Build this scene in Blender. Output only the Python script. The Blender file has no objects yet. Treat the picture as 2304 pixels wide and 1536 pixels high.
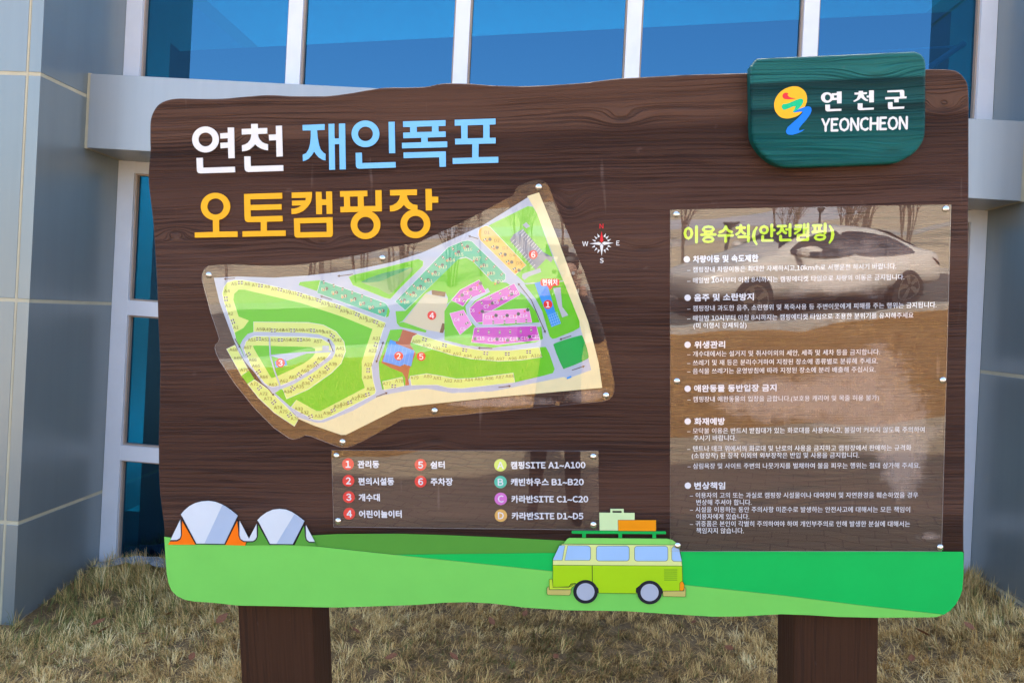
import bpy, bmesh, math, random
import numpy as np
from mathutils import Vector, Matrix
from mathutils.geometry import tessellate_polygon
R = math.radians
S = bpy.context.scene
COL = S.collection
random.seed(7); rng = np.random.default_rng(7)

# ---------------------------------------------------------------- camera
FPX, CX, CY = 1750.0, 1152.0, 712.0              # focal length and principal point, photo pixels (2304 wide)
YAW, ROLL = R(3.5), R(2.85)
CAM = np.array([0.0, 0.0, 1.65])
FW = np.array([-math.sin(YAW), math.cos(YAW), 0.0])
_r = np.array([math.cos(YAW), math.sin(YAW), 0.0]); _u = np.array([0.0, 0.0, 1.0])
RT = _r*math.cos(ROLL) + _u*math.sin(ROLL); UP = -_r*math.sin(ROLL) + _u*math.cos(ROLL)
cd = bpy.data.cameras.new('camera'); cam = bpy.data.objects.new('camera', cd); COL.objects.link(cam)
cd.sensor_width = 36.0; cd.lens = FPX/2304*36; cd.shift_y = -(768-CY)/2304
cd.clip_start = 0.02; cd.clip_end = 2000
M = Matrix(((RT[0], UP[0], -FW[0], CAM[0]), (RT[1], UP[1], -FW[1], CAM[1]), (RT[2], UP[2], -FW[2], CAM[2]), (0, 0, 0, 1)))
cam.matrix_world = M
S.camera = cam

# ---------------------------------------------------------------- light
SUN_EL, SUN_AZ = R(42), R(4)                       # the sun stands behind the building
w = bpy.data.worlds.new('World'); S.world = w; w.use_nodes = True
nt = w.node_tree; nt.nodes.clear()
sky = nt.nodes.new('ShaderNodeTexSky'); sky.sky_type = 'NISHITA'; sky.sun_disc = False
sky.sun_elevation = SUN_EL; sky.sun_rotation = SUN_AZ; sky.air_density = 1.0; sky.dust_density = 5.0; sky.ozone_density = 0.6
bg = nt.nodes.new('ShaderNodeBackground'); bg.inputs[1].default_value = 0.15
wo = nt.nodes.new('ShaderNodeOutputWorld')
nt.links.new(sky.outputs[0], bg.inputs[0]); nt.links.new(bg.outputs[0], wo.inputs[0])
sd = bpy.data.lights.new('sun', 'SUN'); sd.energy = 4.0; sd.angle = R(0.5); sd.color = (1.0, 0.95, 0.87)
sun = bpy.data.objects.new('sun', sd); COL.objects.link(sun)
sdir = Vector((math.sin(SUN_AZ)*math.cos(SUN_EL), math.cos(SUN_AZ)*math.cos(SUN_EL), math.sin(SUN_EL)))
sun.rotation_euler = sdir.to_track_quat('Z', 'Y').to_euler(); sun.location = (0, 30, 30)
S.view_settings.view_transform = 'Standard'; S.view_settings.look = 'None'; S.view_settings.gamma = 1
S.view_settings.exposure = 2.4
S.cycles.max_bounces = 10; S.cycles.transparent_max_bounces = 24; S.cycles.caustics_reflective = False; S.cycles.caustics_refractive = False
S.cycles.sample_clamp_indirect = 6

# ---------------------------------------------------------------- the plane of the signboard
BN = np.array([0.00869333, -0.99615677, -0.08715574]); BN /= np.linalg.norm(BN)   # faces the viewer, leans 5 degrees forward
def ray(x, y):
    d = FW*FPX + RT*(x-CX) - UP*(y-CY); return d/np.linalg.norm(d)
BO = CAM + ray(1260, 770)*2.4
_bd = float((BO-CAM)@BN)
def P(x, y, h=0.0):                                # point of the board plane (raised by h) seen at photo pixel x, y
    d = FW*FPX + RT*(x-CX) - UP*(y-CY); return CAM + d*((_bd + h)/(d@BN))
_e = P(2140, 460)-P(1508, 472); _e2 = P(2118, 1240)-P(1508, 1240); EU = _e/np.linalg.norm(_e)+_e2/np.linalg.norm(_e2)
EU -= BN*(EU@BN); EU /= np.linalg.norm(EU); EV = -np.cross(EU, BN); EV = EV if EV[2] > 0 else -EV
_ax = [tuple(map(float, q)) for q in (BO, EU, EV, BN)]
_cr = [tuple(map(float, q)) for q in zip(FW, RT, UP)]; _cam = tuple(map(float, CAM))
def UV(x, y, h=0.0):
    dx, dy = x-CX, y-CY
    d = [f*FPX+r*dx-u*dy for f, r, u in _cr]; t = (_bd+h)/(d[0]*_ax[3][0]+d[1]*_ax[3][1]+d[2]*_ax[3][2])
    q = [c+a*t-o for c, a, o in zip(_cam, d, _ax[0])]
    return (sum(a*b for a, b in zip(q, _ax[1])), sum(a*b for a, b in zip(q, _ax[2])))
def W(u, v, h=0.0):
    return tuple(o+a*u+b*v+c*h for o, a, b, c in zip(*_ax))

# ---------------------------------------------------------------- materials
def lin(c):
    c = c/255.0
    return c/12.92 if c <= 0.04045 else ((c+0.055)/1.055)**2.4
PAINT = 0.92                                       # photo value -> paint albedo
def rgb(r, g, b, k=PAINT): return (lin(r)*k, lin(g)*k, lin(b)*k, 1)
def newmat(name):
    m = bpy.data.materials.new(name); m.use_nodes = True; n = m.node_tree
    for q in list(n.nodes):
        if q.type != 'OUTPUT_MATERIAL': n.nodes.remove(q)
    return m, n, n.nodes['Material Output']
class N:                                            # tiny node helper
    def __init__(s, nt): s.t = nt
    def add(s, typ, **k):
        n = s.t.nodes.new(typ)
        for a, v in k.items():
            if a.startswith('i_'):
                key = a[2:]; n.inputs[int(key) if key.isdigit() else key.replace('_', ' ')].default_value = v
            else: setattr(n, a, v)
        return n
    def L(s, a, b): s.t.links.new(a, b)
    def math(s, op, a, b=None, c=None, clamp=False):
        n = s.t.nodes.new('ShaderNodeMath'); n.operation = op; n.use_clamp = clamp
        for i, v in enumerate((a, b, c)):
            if v is None: continue
            if isinstance(v, (int, float)): n.inputs[i].default_value = v
            else: s.t.links.new(v, n.inputs[i])
        return n.outputs[0]
    def ramp(s, fac, stops, interp='LINEAR'):
        n = s.t.nodes.new('ShaderNodeValToRGB'); cr = n.color_ramp; cr.interpolation = interp
        cr.elements.remove(cr.elements[1]); cr.elements[0].position = stops[0][0]
        for p, _ in stops[1:]: cr.elements.new(p)
        for e, (_, c) in zip(cr.elements, stops): e.color = c if len(c) == 4 else (*c, 1)
        s.t.links.new(fac, n.inputs[0]); return n.outputs[0]
    def mix(s, fac, a, b, mode='MIX'):
        n = s.t.nodes.new('ShaderNodeMix'); n.data_type = 'RGBA'; n.blend_type = mode
        for sock, v in ((n.inputs[0], fac), (n.inputs[6], a), (n.inputs[7], b)):
            if isinstance(v, (int, float)): sock.default_value = v
            elif isinstance(v, (tuple, list)): sock.default_value = v
            else: s.t.links.new(v, sock)
        return n.outputs[2]
_mats = {}
def paint(name, col, rough=0.45, var=0.05, bump=0.0, scale=6.0, metallic=0.0, coord='Object', spec=0.5):
    if name in _mats: return _mats[name]
    m, t, out = newmat(name); n = N(t)
    b = n.add('ShaderNodeBsdfPrincipled', i_Roughness=rough, i_Metallic=metallic); b.inputs['Specular IOR Level'].default_value = spec
    tc = n.add('ShaderNodeTexCoord'); nz = n.add('ShaderNodeTexNoise', i_Scale=scale, i_Detail=4.0, i_Roughness=0.6)
    n.L(tc.outputs[coord], nz.inputs['Vector'])
    c2 = tuple(min(1, x*(1-var*2)) for x in col[:3])+(1,); c1 = tuple(min(1, x*(1+var*2)) for x in col[:3])+(1,)
    n.L(n.ramp(nz.outputs[0], [(0.3, c2), (0.7, c1)]), b.inputs['Base Color'])
    if bump:
        nz2 = n.add('ShaderNodeTexNoise', i_Scale=scale*25, i_Detail=3.0); n.L(tc.outputs[coord], nz2.inputs['Vector'])
        bp = n.add('ShaderNodeBump', i_Strength=bump, i_Distance=0.004); n.L(nz2.outputs[0], bp.inputs['Height']); n.L(bp.outputs[0], b.inputs['Normal'])
    n.L(b.outputs[0], out.inputs[0]); _mats[name] = m; return m
def cladding(name, col, rough, metallic):
    m, t, out = newmat(name); n = N(t); b = n.add('ShaderNodeBsdfPrincipled', i_Roughness=rough, i_Metallic=metallic); tc = n.add('ShaderNodeTexCoord'); oi = n.add('ShaderNodeObjectInfo')
    mp_ = n.add('ShaderNodeMapping'); mp_.inputs['Scale'].default_value = (14, 14, 0.7); n.L(tc.outputs['Object'], mp_.inputs[0])
    z1 = n.add('ShaderNodeTexNoise', i_Scale=1.0, i_Detail=4.0, i_Roughness=.6); n.L(mp_.outputs[0], z1.inputs[0]); z2 = n.add('ShaderNodeTexNoise', i_Scale=0.9, i_Detail=2.0); n.L(tc.outputs['Object'], z2.inputs[0])
    k = n.math('ADD', n.math('MULTIPLY', n.math('SUBTRACT', oi.outputs['Random'], .5), .07), n.math('ADD', n.math('MULTIPLY', n.math('SUBTRACT', z1.outputs[0], .5), .16), n.math('MULTIPLY', n.math('SUBTRACT', z2.outputs[0], .5), .16)))
    k = n.math('ADD', k, 1.0); cb = n.add('ShaderNodeCombineColor'); [n.L(n.math('MULTIPLY', k, col[i]), cb.inputs[i]) for i in range(3)]
    n.L(cb.outputs[0], b.inputs['Base Color']); n.L(n.math('ADD', n.math('MULTIPLY', n.math('SUBTRACT', z2.outputs[0], .5), .25), rough), b.inputs['Roughness'])
    bp = n.add('ShaderNodeBump', i_Strength=.05, i_Distance=.02); n.L(z2.outputs[0], bp.inputs['Height']); n.L(bp.outputs[0], b.inputs['Normal']); n.L(b.outputs[0], out.inputs[0]); return m
def C(r, g, b, rough=0.45):                         # flat paint, vinyl or print ink by its colour
    return paint('paint_%d_%d_%d' % (r, g, b), rgb(r, g, b), rough=rough, var=0.015, scale=9, spec=0.22)

def wood(name, tone, crack, knots, rough=0.42, F=1.0, bump=0.62):
    # carved softwood: grain that runs along u and bends round the knots; tone = [(v, colour)]
    m, t, out = newmat(name); n = N(t)
    b = n.add('ShaderNodeBsdfPrincipled', i_Roughness=rough); b.inputs['Specular IOR Level'].default_value = 0.16
    uv = n.add('ShaderNodeUVMap'); sp = n.add('ShaderNodeSeparateXYZ'); n.L(uv.outputs[0], sp.inputs[0])
    u, v = sp.outputs[0], sp.outputs[1]
    def noise(su, sv, seed, detail=3.0, vv=v, rough=0.5):
        c = n.add('ShaderNodeCombineXYZ'); n.L(n.math('MULTIPLY', u, su), c.inputs[0]); n.L(n.math('MULTIPLY', vv, sv), c.inputs[1]); c.inputs[2].default_value = seed
        z = n.add('ShaderNodeTexNoise', i_Scale=1.0, i_Detail=detail, i_Roughness=rough); n.L(c.outputs[0], z.inputs['Vector']); return z.outputs[0]
    w1 = n.math('MULTIPLY', n.math('SUBTRACT', noise(0.8, 2.2, 1.3, 2.0), 0.5), 0.045)
    w2 = n.math('MULTIPLY', n.math('SUBTRACT', noise(3.6, 8.0, 5.1, 2.0), 0.5), 0.010)
    vv = n.math('ADD', v, n.math('ADD', w1, w2))
    ring = None
    for (ku, kv, ru, rv, a) in knots:
        dx = n.math('DIVIDE', n.math('SUBTRACT', u, ku), ru); dy = n.math('DIVIDE', n.math('SUBTRACT', v, kv), rv)
        r2 = n.math('ADD', n.math('MULTIPLY', dx, dx), n.math('MULTIPLY', dy, dy))
        g = n.math('POWER', 2.718, n.math('MULTIPLY', r2, -1.0))
        vv = n.math('ADD', vv, n.math('MULTIPLY', g, a))
        core = n.math('POWER', 2.718, n.math('MULTIPLY', r2, -14.0))
        ring = core if ring is None else n.math('ADD', ring, core)
    fine = noise(1.8, 240*F, 2.0, 5.0, vv, 0.65); mid = noise(0.8, 72*F, 8.0, 3.0, vv); big = noise(0.5, 15*F, 3.0, 2.0, vv)
    ridge = n.math('ABSOLUTE', n.math('SUBTRACT', mid, 0.5))
    crk = n.ramp(ridge, [(0.0, (1, 1, 1)), (0.04, (0, 0, 0))])
    gate = n.ramp(noise(1.6, 7.0, 11.0, 3.0), [(0.38, (0.12, 0.12, 0.12)), (0.62, (1, 1, 1))])
    crkg = n.math('MULTIPLY', crk, gate)
    if ring is not None: crkg = n.math('ADD', crkg, n.math('MULTIPLY', ring, 0.7), clamp=True)
    v0, v1 = tone[0][0], tone[-1][0]
    vj = n.math('ADD', v, n.math('ADD', n.math('MULTIPLY', w2, 0.5), n.math('MULTIPLY', u, -0.012)))
    tn = n.ramp(n.math('DIVIDE', n.math('SUBTRACT', vj, v0), v1-v0), [((a-v0)/(v1-v0), c) for a, c in tone])
    tn = n.mix(n.ramp(fine, [(0.3, (0, 0, 0)), (0.7, (1, 1, 1))]), n.mix(1.0, tn, (0.82, 0.80, 0.79, 1), 'MULTIPLY'), n.mix(1.0, tn, (1.15, 1.15, 1.15, 1), 'MULTIPLY'))
    tn = n.mix(n.math('MULTIPLY', n.ramp(big, [(0.35, (0, 0, 0)), (0.65, (1, 1, 1))]), 0.3), tn, n.mix(1.0, tn, (0.72, 0.68, 0.66, 1), 'MULTIPLY'))
    worn = n.ramp(noise(14.0, 16.0, 21.0, 4.0), [(0.70, (0, 0, 0)), (0.80, (1, 1, 1))])
    tn = n.mix(n.math('MULTIPLY', worn, 0.22), tn, (0.28, 0.20, 0.19, 1))
    drip = n.math('MULTIPLY', n.ramp(noise(34.0, 3.2, 31.0, 2.0), [(0.70, (0, 0, 0)), (0.78, (1, 1, 1))]), 0.26)
    tn = n.mix(drip, tn, (0.26, 0.20, 0.19, 1))
    n.L(n.mix(n.math('MULTIPLY', crkg, 0.62), tn, crack), b.inputs['Base Color'])
    h = n.math('SUBTRACT', n.math('ADD', n.math('MULTIPLY', fine, 0.65), n.math('MULTIPLY', mid, 0.45)), n.math('MULTIPLY', crkg, 0.8))
    bp = n.add('ShaderNodeBump', i_Strength=bump, i_Distance=0.008); n.L(h, bp.inputs['Height']); n.L(bp.outputs[0], b.inputs['Normal'])
    n.L(b.outputs[0], out.inputs[0]); return m

def clear_sheet(name, tint, k, base, bump, glossy=(1, 1, 1, 1), scale=3.0, rough=0.0):
    # thin transparent sheet: mirror reflection by Fresnel on the outer faces, straight transmission
    m, t, out = newmat(name); n = N(t)
    tc = n.add('ShaderNodeTexCoord'); nz = n.add('ShaderNodeTexNoise', i_Scale=scale, i_Detail=1.0); n.L(tc.outputs['Object'], nz.inputs['Vector'])
    bp = n.add('ShaderNodeBump', i_Strength=bump, i_Distance=0.02); n.L(nz.outputs[0], bp.inputs['Height'])
    fr = n.add('ShaderNodeFresnel', i_IOR=1.5); n.L(bp.outputs[0], fr.inputs['Normal'])
    ge = n.add('ShaderNodeNewGeometry')
    f = n.math('MULTIPLY', n.math('ADD', n.math('MULTIPLY', fr.outputs[0], k), base, clamp=True), n.math('SUBTRACT', 1.0, ge.outputs['Backfacing']))
    tr = n.add('ShaderNodeBsdfTransparent', i_Color=tint); gl = n.add('ShaderNodeBsdfGlossy', i_Color=glossy, i_Roughness=rough); n.L(bp.outputs[0], gl.inputs['Normal'])
    mx = n.add('ShaderNodeMixShader'); n.L(f, mx.inputs[0]); n.L(tr.outputs[0], mx.inputs[1]); n.L(gl.outputs[0], mx.inputs[2])
    n.L(mx.outputs[0], out.inputs[0]); return m

# ---------------------------------------------------------------- object helpers
def tag(o, label=None, cat=None, group=None, kind=None):
    for k, v in (('label', label), ('category', cat), ('group', group), ('kind', kind)):
        if v: o[k] = v
    return o
def empty(name, loc, rz=0.0):
    o = bpy.data.objects.new(name, None); COL.objects.link(o); o.location = loc; o.rotation_euler = (0, 0, rz); o.empty_display_size = 0.1
    return o
def put(name, me, parent=None, world=True):
    o = bpy.data.objects.new(name, me); COL.objects.link(o)
    if parent is not None:
        o.parent = parent
        if world:                                    # mesh made in world coordinates
            q = parent; off = Vector((0, 0, 0))
            while q is not None: off += q.location; q = q.parent
            o.location = -off
    return o
class MB:                                            # collects faces, builds one mesh
    def __init__(s): s.v = []; s.f = []; s.m = []; s.mats = []; s.uv = []
    def mi(s, mat):
        if mat not in s.mats: s.mats.append(mat)
        return s.mats.index(mat)
    def face(s, pts, mat, uvs=None):
        i = len(s.v); s.v += [tuple(p) for p in pts]; s.f.append(tuple(range(i, i+len(pts)))); s.m.append(s.mi(mat))
        s.uv += uvs if uvs else [(0, 0)]*len(pts)
    def mesh(s, name):
        me = bpy.data.meshes.new(name); me.from_pydata(s.v, [], s.f)
        for m in s.mats: me.materials.append(m)
        me.polygons.foreach_set('material_index', s.m)
        l = me.uv_layers.new(name='UVMap'); l.data.foreach_set('uv', np.array(s.uv, dtype=np.float32).ravel()) if len(s.uv) == len(me.loops) else None
        me.update(); return me
    def build(s, name, parent=None, world=True): return put(name, s.mesh(name), parent, world)
    # --- flat shapes in the plane of the board, given as loops of board coordinates (u, v)
    def flat(s, loops, h, mat, thick=0.0, side=None, back=False):
        tri = tessellate_polygon([[Vector((p[0], p[1], 0)) for p in l] for l in loops])
        pts = [p for l in loops for p in l]
        for t in tri:
            a, b, c = (pts[k] for k in t)
            ar = (b[0]-a[0])*(c[1]-a[1])-(c[0]-a[0])*(b[1]-a[1])
            if abs(ar) < 1e-12: continue
            q = (a, b, c) if ar > 0 else (a, c, b)
            s.face([W(*k, h) for k in q], mat, [tuple(k) for k in q])
            if back: s.face([W(*k, h-thick) for k in reversed(q)], mat, [tuple(k) for k in reversed(q)])
        if thick:
            for li, l in enumerate(loops):
                ar = sum(l[i-1][0]*l[i][1]-l[i][0]*l[i-1][1] for i in range(len(l)))
                ll = l if (ar > 0) == (li == 0) else l[::-1]
                for i in range(len(ll)):
                    a, b = ll[i-1], ll[i]
                    s.face([W(*a, h), W(*a, h-thick), W(*b, h-thick), W(*b, h)], side or mat, [a, (a[0], a[1]+.01), (b[0], b[1]+.01), b])
    def px(s, loop, h, mat, thick=0.0, holes=(), **k):   # the same from photo pixels
        s.flat([[UV(x, y, h) for x, y in l] for l in [loop, *holes]], h, mat, thick, **k)
    def line(s, pts, wpx, h, mat, closed=False):         # a painted stroke along a polyline
        pts = [np.array(p, float) for p in pts]; k = len(pts)
        Lf, Rt = [], []
        for i, p in enumerate(pts):
            a = pts[(i-1) % k] if closed else pts[max(i-1, 0)]; b = pts[(i+1) % k] if closed else pts[min(i+1, k-1)]
            d = (p-a)/(np.linalg.norm(p-a)+1e-9)+(b-p)/(np.linalg.norm(b-p)+1e-9); d = d/(np.linalg.norm(d)+1e-9); nn = np.array([-d[1], d[0]])*wpx/2
            Lf.append(p+nn); Rt.append(p-nn)
        if closed: pts = pts+[pts[0]]; Lf.append(Lf[0]); Rt.append(Rt[0])
        for i in range(len(pts)-1):
            s.px([Lf[i], Lf[i+1], Rt[i+1], Rt[i]], h, mat)
    def box(s, x0, x1, y0, y1, z0, z1, mat, slope=0.0):
        def q(x, y, z): return (x, y, z+slope*(x+3.17))
        c = [q(x, y, z) for z in (z0, z1) for y in (y0, y1) for x in (x0, x1)]
        for f in ((0, 2, 3, 1), (4, 5, 7, 6), (0, 1, 5, 4), (2, 6, 7, 3), (0, 4, 6, 2), (1, 3, 7, 5)):
            s.face([c[k] for k in f], mat)
    def tube(s, p, r, mat, seg=8, cap=True):
        p = [np.array(a, float) for a in p]; r = r if isinstance(r, (list, tuple)) else [r]*len(p); ringv = []
        up = np.array([0.31, 0.17, 0.93])
        for i, a in enumerate(p):
            d = p[min(i+1, len(p)-1)]-p[max(i-1, 0)]; d /= np.linalg.norm(d)+1e-9
            e = np.cross(d, up); e /= np.linalg.norm(e)+1e-9; g = np.cross(e, d)
            ringv.append([a+r[i]*(math.cos(t)*e+math.sin(t)*g) for t in np.linspace(0, 2*math.pi, seg, endpoint=False)])
        for i in range(len(p)-1):
            for k in range(seg): s.face([ringv[i][k], ringv[i+1][k], ringv[i+1][(k+1) % seg], ringv[i][(k+1) % seg]], mat)
        if cap: s.face(ringv[-1][::-1], mat); s.face(ringv[0], mat)
def weld(o, dist=1e-5, smooth=True):
    bm = bmesh.new(); bm.from_mesh(o.data); bmesh.ops.remove_doubles(bm, verts=bm.verts, dist=dist); bmesh.ops.recalc_face_normals(bm, faces=bm.faces)
    for f in bm.faces: f.smooth = smooth
    bm.to_mesh(o.data); bm.free()
def bevel(o, wd, seg=2):
    weld(o, smooth=False); m = o.modifiers.new('bevel', 'BEVEL'); m.width = wd; m.segments = seg; m.limit_method = 'ANGLE'
def catmull(p, n=4, closed=True):
    p = [np.array(a, float) for a in p]; out = []; k = len(p)
    for i in range(k if closed else k-1):
        a, b, c, d = (p[(i+j-1) % k] if closed else p[min(max(i+j-1, 0), k-1)] for j in range(4))
        for t in np.linspace(0, 1, n, endpoint=False):
            out.append(0.5*((2*b)+(c-a)*t+(2*a-5*b+4*c-d)*t*t+(3*b-a-3*c+d)*t**3))
    if not closed: out.append(p[-1])
    return out
def ell(cx, cy, rx, ry, n=40): return [(cx+rx*math.cos(t), cy+ry*math.sin(t)) for t in np.linspace(0, 2*math.pi, n, endpoint=False)]
def Z(ox, oy, s): return lambda pts: [(ox+x/s, oy+y/s) for x, y in pts]     # enlarged-crop coordinates -> photo pixels
_tc = {}
def outlines(chars):                                # outline of every character as (vertices, faces, left, right), one per line of a text
    cu = bpy.data.curves.new('tmp', 'FONT'); cu.resolution_u = 2; cu.space_line = 3.0   # latin from the same sans face as the hangul
    cu.body = '\n'.join(chr(ord(c)+0xFEE0) if c.isascii() and c.isalnum() else c for c in chars)
    ob = bpy.data.objects.new('tmp', cu); COL.objects.link(ob)
    me = ob.evaluated_get(bpy.context.evaluated_depsgraph_get()).to_mesh()
    v = np.array([q.co[:2] for q in me.vertices]).reshape(-1, 2); row = np.round(-(v[:, 1]-0.35)/3.0).astype(int)
    fr = [[] for _ in chars]
    for q in me.polygons:
        k = list(q.vertices); ar = sum(v[k[i-1]][0]*v[k[i]][1]-v[k[i]][0]*v[k[i-1]][1] for i in range(len(k)))
        fr[row[k[0]]].append(k if ar > 0 else k[::-1])
    for i, c in enumerate(chars):
        idx = np.where(row == i)[0]; mp_ = {int(j): n_ for n_, j in enumerate(idx)}; w_ = v[idx]+np.array([0, 3.0*i])
        _tc[c] = (w_, [[mp_[j] for j in q] for q in fr[i]], float(w_[:, 0].min()), float(w_[:, 0].max()))
    bpy.data.objects.remove(ob); bpy.data.curves.remove(cu)
def glyph(ch): return _tc[ch]
def glyphs(body):
    V, Fc, x, k = [], [], 0.0, 0
    for ch in body:
        if ch == ' ': x += 0.30; continue
        v, f, lo, hi = glyph(ch); han = ord(ch) > 0x3000
        o = x if han else x-lo+0.04
        V.append(v+np.array([o, 0])); Fc += [[i+k for i in q] for q in f]; k += len(v); x += 0.93 if han else hi-lo+0.10
    return np.concatenate(V), Fc
def text(mb, body, x0, yc, x1, hpx, h, mat, bold=0.02, ref=(0.384, 0.884), axes=None, center=False):
    # text whose glyph box is hpx photo pixels high, from pixel x0 (centre line yc) to x1, set along the board's axes
    v, f = glyphs(body)
    u0, v0 = UV(x0, yc, h); sc = abs(UV(x0, yc-50, h)[1]-UV(x0, yc+50, h)[1])/100
    lo, hi = v[:, 0].min(), v[:, 0].max(); sy = hpx*sc/ref[1]
    if x1 is None: sx = sy; u1 = u0+(hi-lo)*sx
    else: u1 = UV(x1, yc, h)[0]; sx = (u1-u0)/(hi-lo)
    if center: u0 -= (u1-u0)/2
    loc = np.stack([(v[:, 0]-lo)*sx, (v[:, 1]-ref[0])*sy], 1)
    if axes is not None:
        ca, sa = math.cos(axes), math.sin(axes); loc = np.stack([loc[:, 0]*ca-loc[:, 1]*sa, loc[:, 0]*sa+loc[:, 1]*ca], 1)
    d = bold*sy
    sh = [(0, 0)] if bold < .005 else ([(-d*.6, 0), (d*.6, 0)] if bold < .016 else [(-d, 0), (d, 0), (0, d), (0, -d)])
    for j, (du, dv) in enumerate(sh):
        q = loc+np.array([u0+du, v0+dv]); w3 = BO+q[:, :1]*EU+q[:, 1:]*EV+BN*(h+j*1.5e-5)
        i0 = len(mb.v); mb.v += [tuple(z) for z in w3.tolist()]; m_ = mb.mi(mat)
        for t in f: mb.f.append(tuple(k+i0 for k in t)); mb.m.append(m_); mb.uv += [(0, 0)]*len(t)
#PART2
outlines('가각강개거게격경고과관귀규금기길까나난내놀는니다닥대데도동된됩드든등따또라란랍량레로록류를리린림매며모목물뭇미및바반받발밤방배벌변별보본부분불비빈사삼상생서설세셔소속손수쉼스습시식실십쓰아안않애야어에여연였영예완외요욕용우운웃위유으은을음의이인일임입있자작장재전절정제조족종주죽준줄중지차채책최출취치칙침카캐캠커켓크타터텐퇴트티판편폭품피핑하한합항해행허현형호화환훼히ABCDEHINOSTWYkmh0123456789–.,()/~')
# ---------------------------------------------------------------- the signboard
sign = empty('signboard', tuple(np.array(W(-0.05, -1.55, -0.1))*np.array([1, 1, 0])+np.array([0, 0, -0.15])))
tag(sign, 'big brown wooden campsite signboard with map, rules and green hills on two posts', 'signboard')
def uvk(x, y, ru, rv, a):
    u, v = UV(x, y); return (u, v, ru, rv, a)
KN = [uvk(725, 545, .05, .022, .03), uvk(395, 522, .05, .02, -.03), uvk(1398, 268, .07, .03, .035), uvk(1283, 468, .05, .05, .04), uvk(2125, 242, .06, .03, .04),
      uvk(570, 305, .05, .03, -.03), uvk(1450, 560, .12, .03, .03), uvk(980, 990, .09, .03, -.025), uvk(520, 690, .05, .02, .02), uvk(1700, 1130, .14, .035, .03), uvk(1020, 300, .10, .03, -.02)]
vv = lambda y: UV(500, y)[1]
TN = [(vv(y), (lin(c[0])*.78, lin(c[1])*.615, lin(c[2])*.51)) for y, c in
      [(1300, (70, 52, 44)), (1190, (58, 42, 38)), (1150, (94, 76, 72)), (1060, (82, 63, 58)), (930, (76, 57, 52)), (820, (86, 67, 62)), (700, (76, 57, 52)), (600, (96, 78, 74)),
       (470, (86, 67, 63)), (400, (78, 59, 54)), (335, (64, 46, 40)), (318, (70, 51, 45)), (300, (100, 80, 72)), (210, (92, 72, 62)), (120, (82, 62, 50))]]  # plank stain tones; the lighter top band also holds the sky sheen
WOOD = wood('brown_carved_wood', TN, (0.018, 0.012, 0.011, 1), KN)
WOODEDGE = paint('brown_wood_edge', rgb(66, 48, 42), rough=0.6, var=0.12, bump=0.3, scale=20)
top = [(336.5, 320), (336.5, 288), (338, 268), (345, 249), (358, 233), (379, 224), (404, 221), (448, 222), (500, 221.5), (540, 218), (600, 213.5), (650, 215.5), (699, 216), (743, 215), (795, 208), (847, 199), (881, 196.6), (912, 196.6),
       (957, 194.8), (983, 189.6), (1006, 187), (1056, 188), (1100, 191.4), (1142, 193), (1200, 193), (1300, 187), (1360, 180), (1401, 175.5), (1434, 174), (1544, 168), (1684, 164), (1800, 160), (1950, 157), (2085, 155.5), (2138, 156.5), (2159, 163), (2174, 180), (2179.5, 198)]
right = [(2181, 240), (2181, 330), (2181, 427), (2180, 490), (2180, 560), (2178, 700), (2174.6, 840), (2173, 986), (2172, 1077), (2169.5, 1168), (2169.5, 1236)]
rlow = [(2171, 1245), (2169, 1292), (2166.5, 1327), (2160, 1345), (2152, 1359), (2140, 1373), (2125, 1383), (2108, 1388)]
bot = [(2093, 1389), (1978, 1390), (1884, 1388), (1820, 1384), (1758, 1382), (1700, 1385), (1667, 1387), (1605, 1387.5), (1560, 1385), (1497, 1381), (1409, 1375), (1340, 1374), (1272, 1373), (1180, 1367), (1110, 1358), (1056, 1355), (1000, 1356), (940, 1361), (880, 1363), (760, 1367), (704, 1366), (620, 1364),
       (535, 1362.5), (477, 1356), (437, 1353.5), (414, 1349), (398, 1341), (386, 1329), (379, 1312), (375, 1290), (372, 1250), (369, 1207)]
left = [(368, 1182), (362.5, 1140), (358, 1099), (356, 1047), (356, 980), (358, 911), (358, 880), (359, 820), (357, 768), (354, 706), (353, 664), (349.6, 592), (347.5, 561), (344.8, 520), (341.7, 484), (336.5, 442), (333, 405), (334, 374), (337, 338)]
OUT = catmull(top+right+rlow+bot+left, 3)
loop = [UV(x, y) for x, y in OUT]
def inset(l, d):
    out = []; k = len(l)
    for i in range(k):
        a, b = np.array(l[i-1]), np.array(l[(i+1) % k]); t = b-a; t /= np.linalg.norm(t)+1e-9; out.append((l[i][0]-t[1]*-d*ORI, l[i][1]+t[0]*-d*ORI))
    return out
def area(l): return sum(l[i-1][0]*l[i][1]-l[i][0]*l[i-1][1] for i in range(len(l)))/2
def slab(mb, l, h, thick, rad, mat, side, seg=3):     # plank with rounded front edge
    global ORI
    l = l if area(l) > 0 else l[::-1]; ORI = -1
    rings = []
    for k in range(seg+1):
        a = math.pi/2*k/seg; rings.append((inset(l, rad*(1-math.sin(a))), h-rad*(1-math.cos(a))))
    mb.flat([rings[0][0]], h, mat)
    for (l0, h0), (l1, h1) in zip(rings, rings[1:]):
        for i in range(len(l0)): mb.face([W(*l0[i-1], h0), W(*l1[i-1], h1), W(*l1[i], h1), W(*l0[i], h0)], mat, [l0[i-1], l1[i-1], l1[i], l0[i]])
    l1, h1 = rings[-1]
    for i in range(len(l1)): mb.face([W(*l1[i-1], h1), W(*l1[i-1], h-thick), W(*l1[i], h-thick), W(*l1[i], h1)], side)
    mb.flat([l1], h-thick, side, back=False)
mb = MB(); slab(mb, loop, 0.0, 0.05, 0.006, WOOD, WOODEDGE); mb.build('board', sign)
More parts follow.
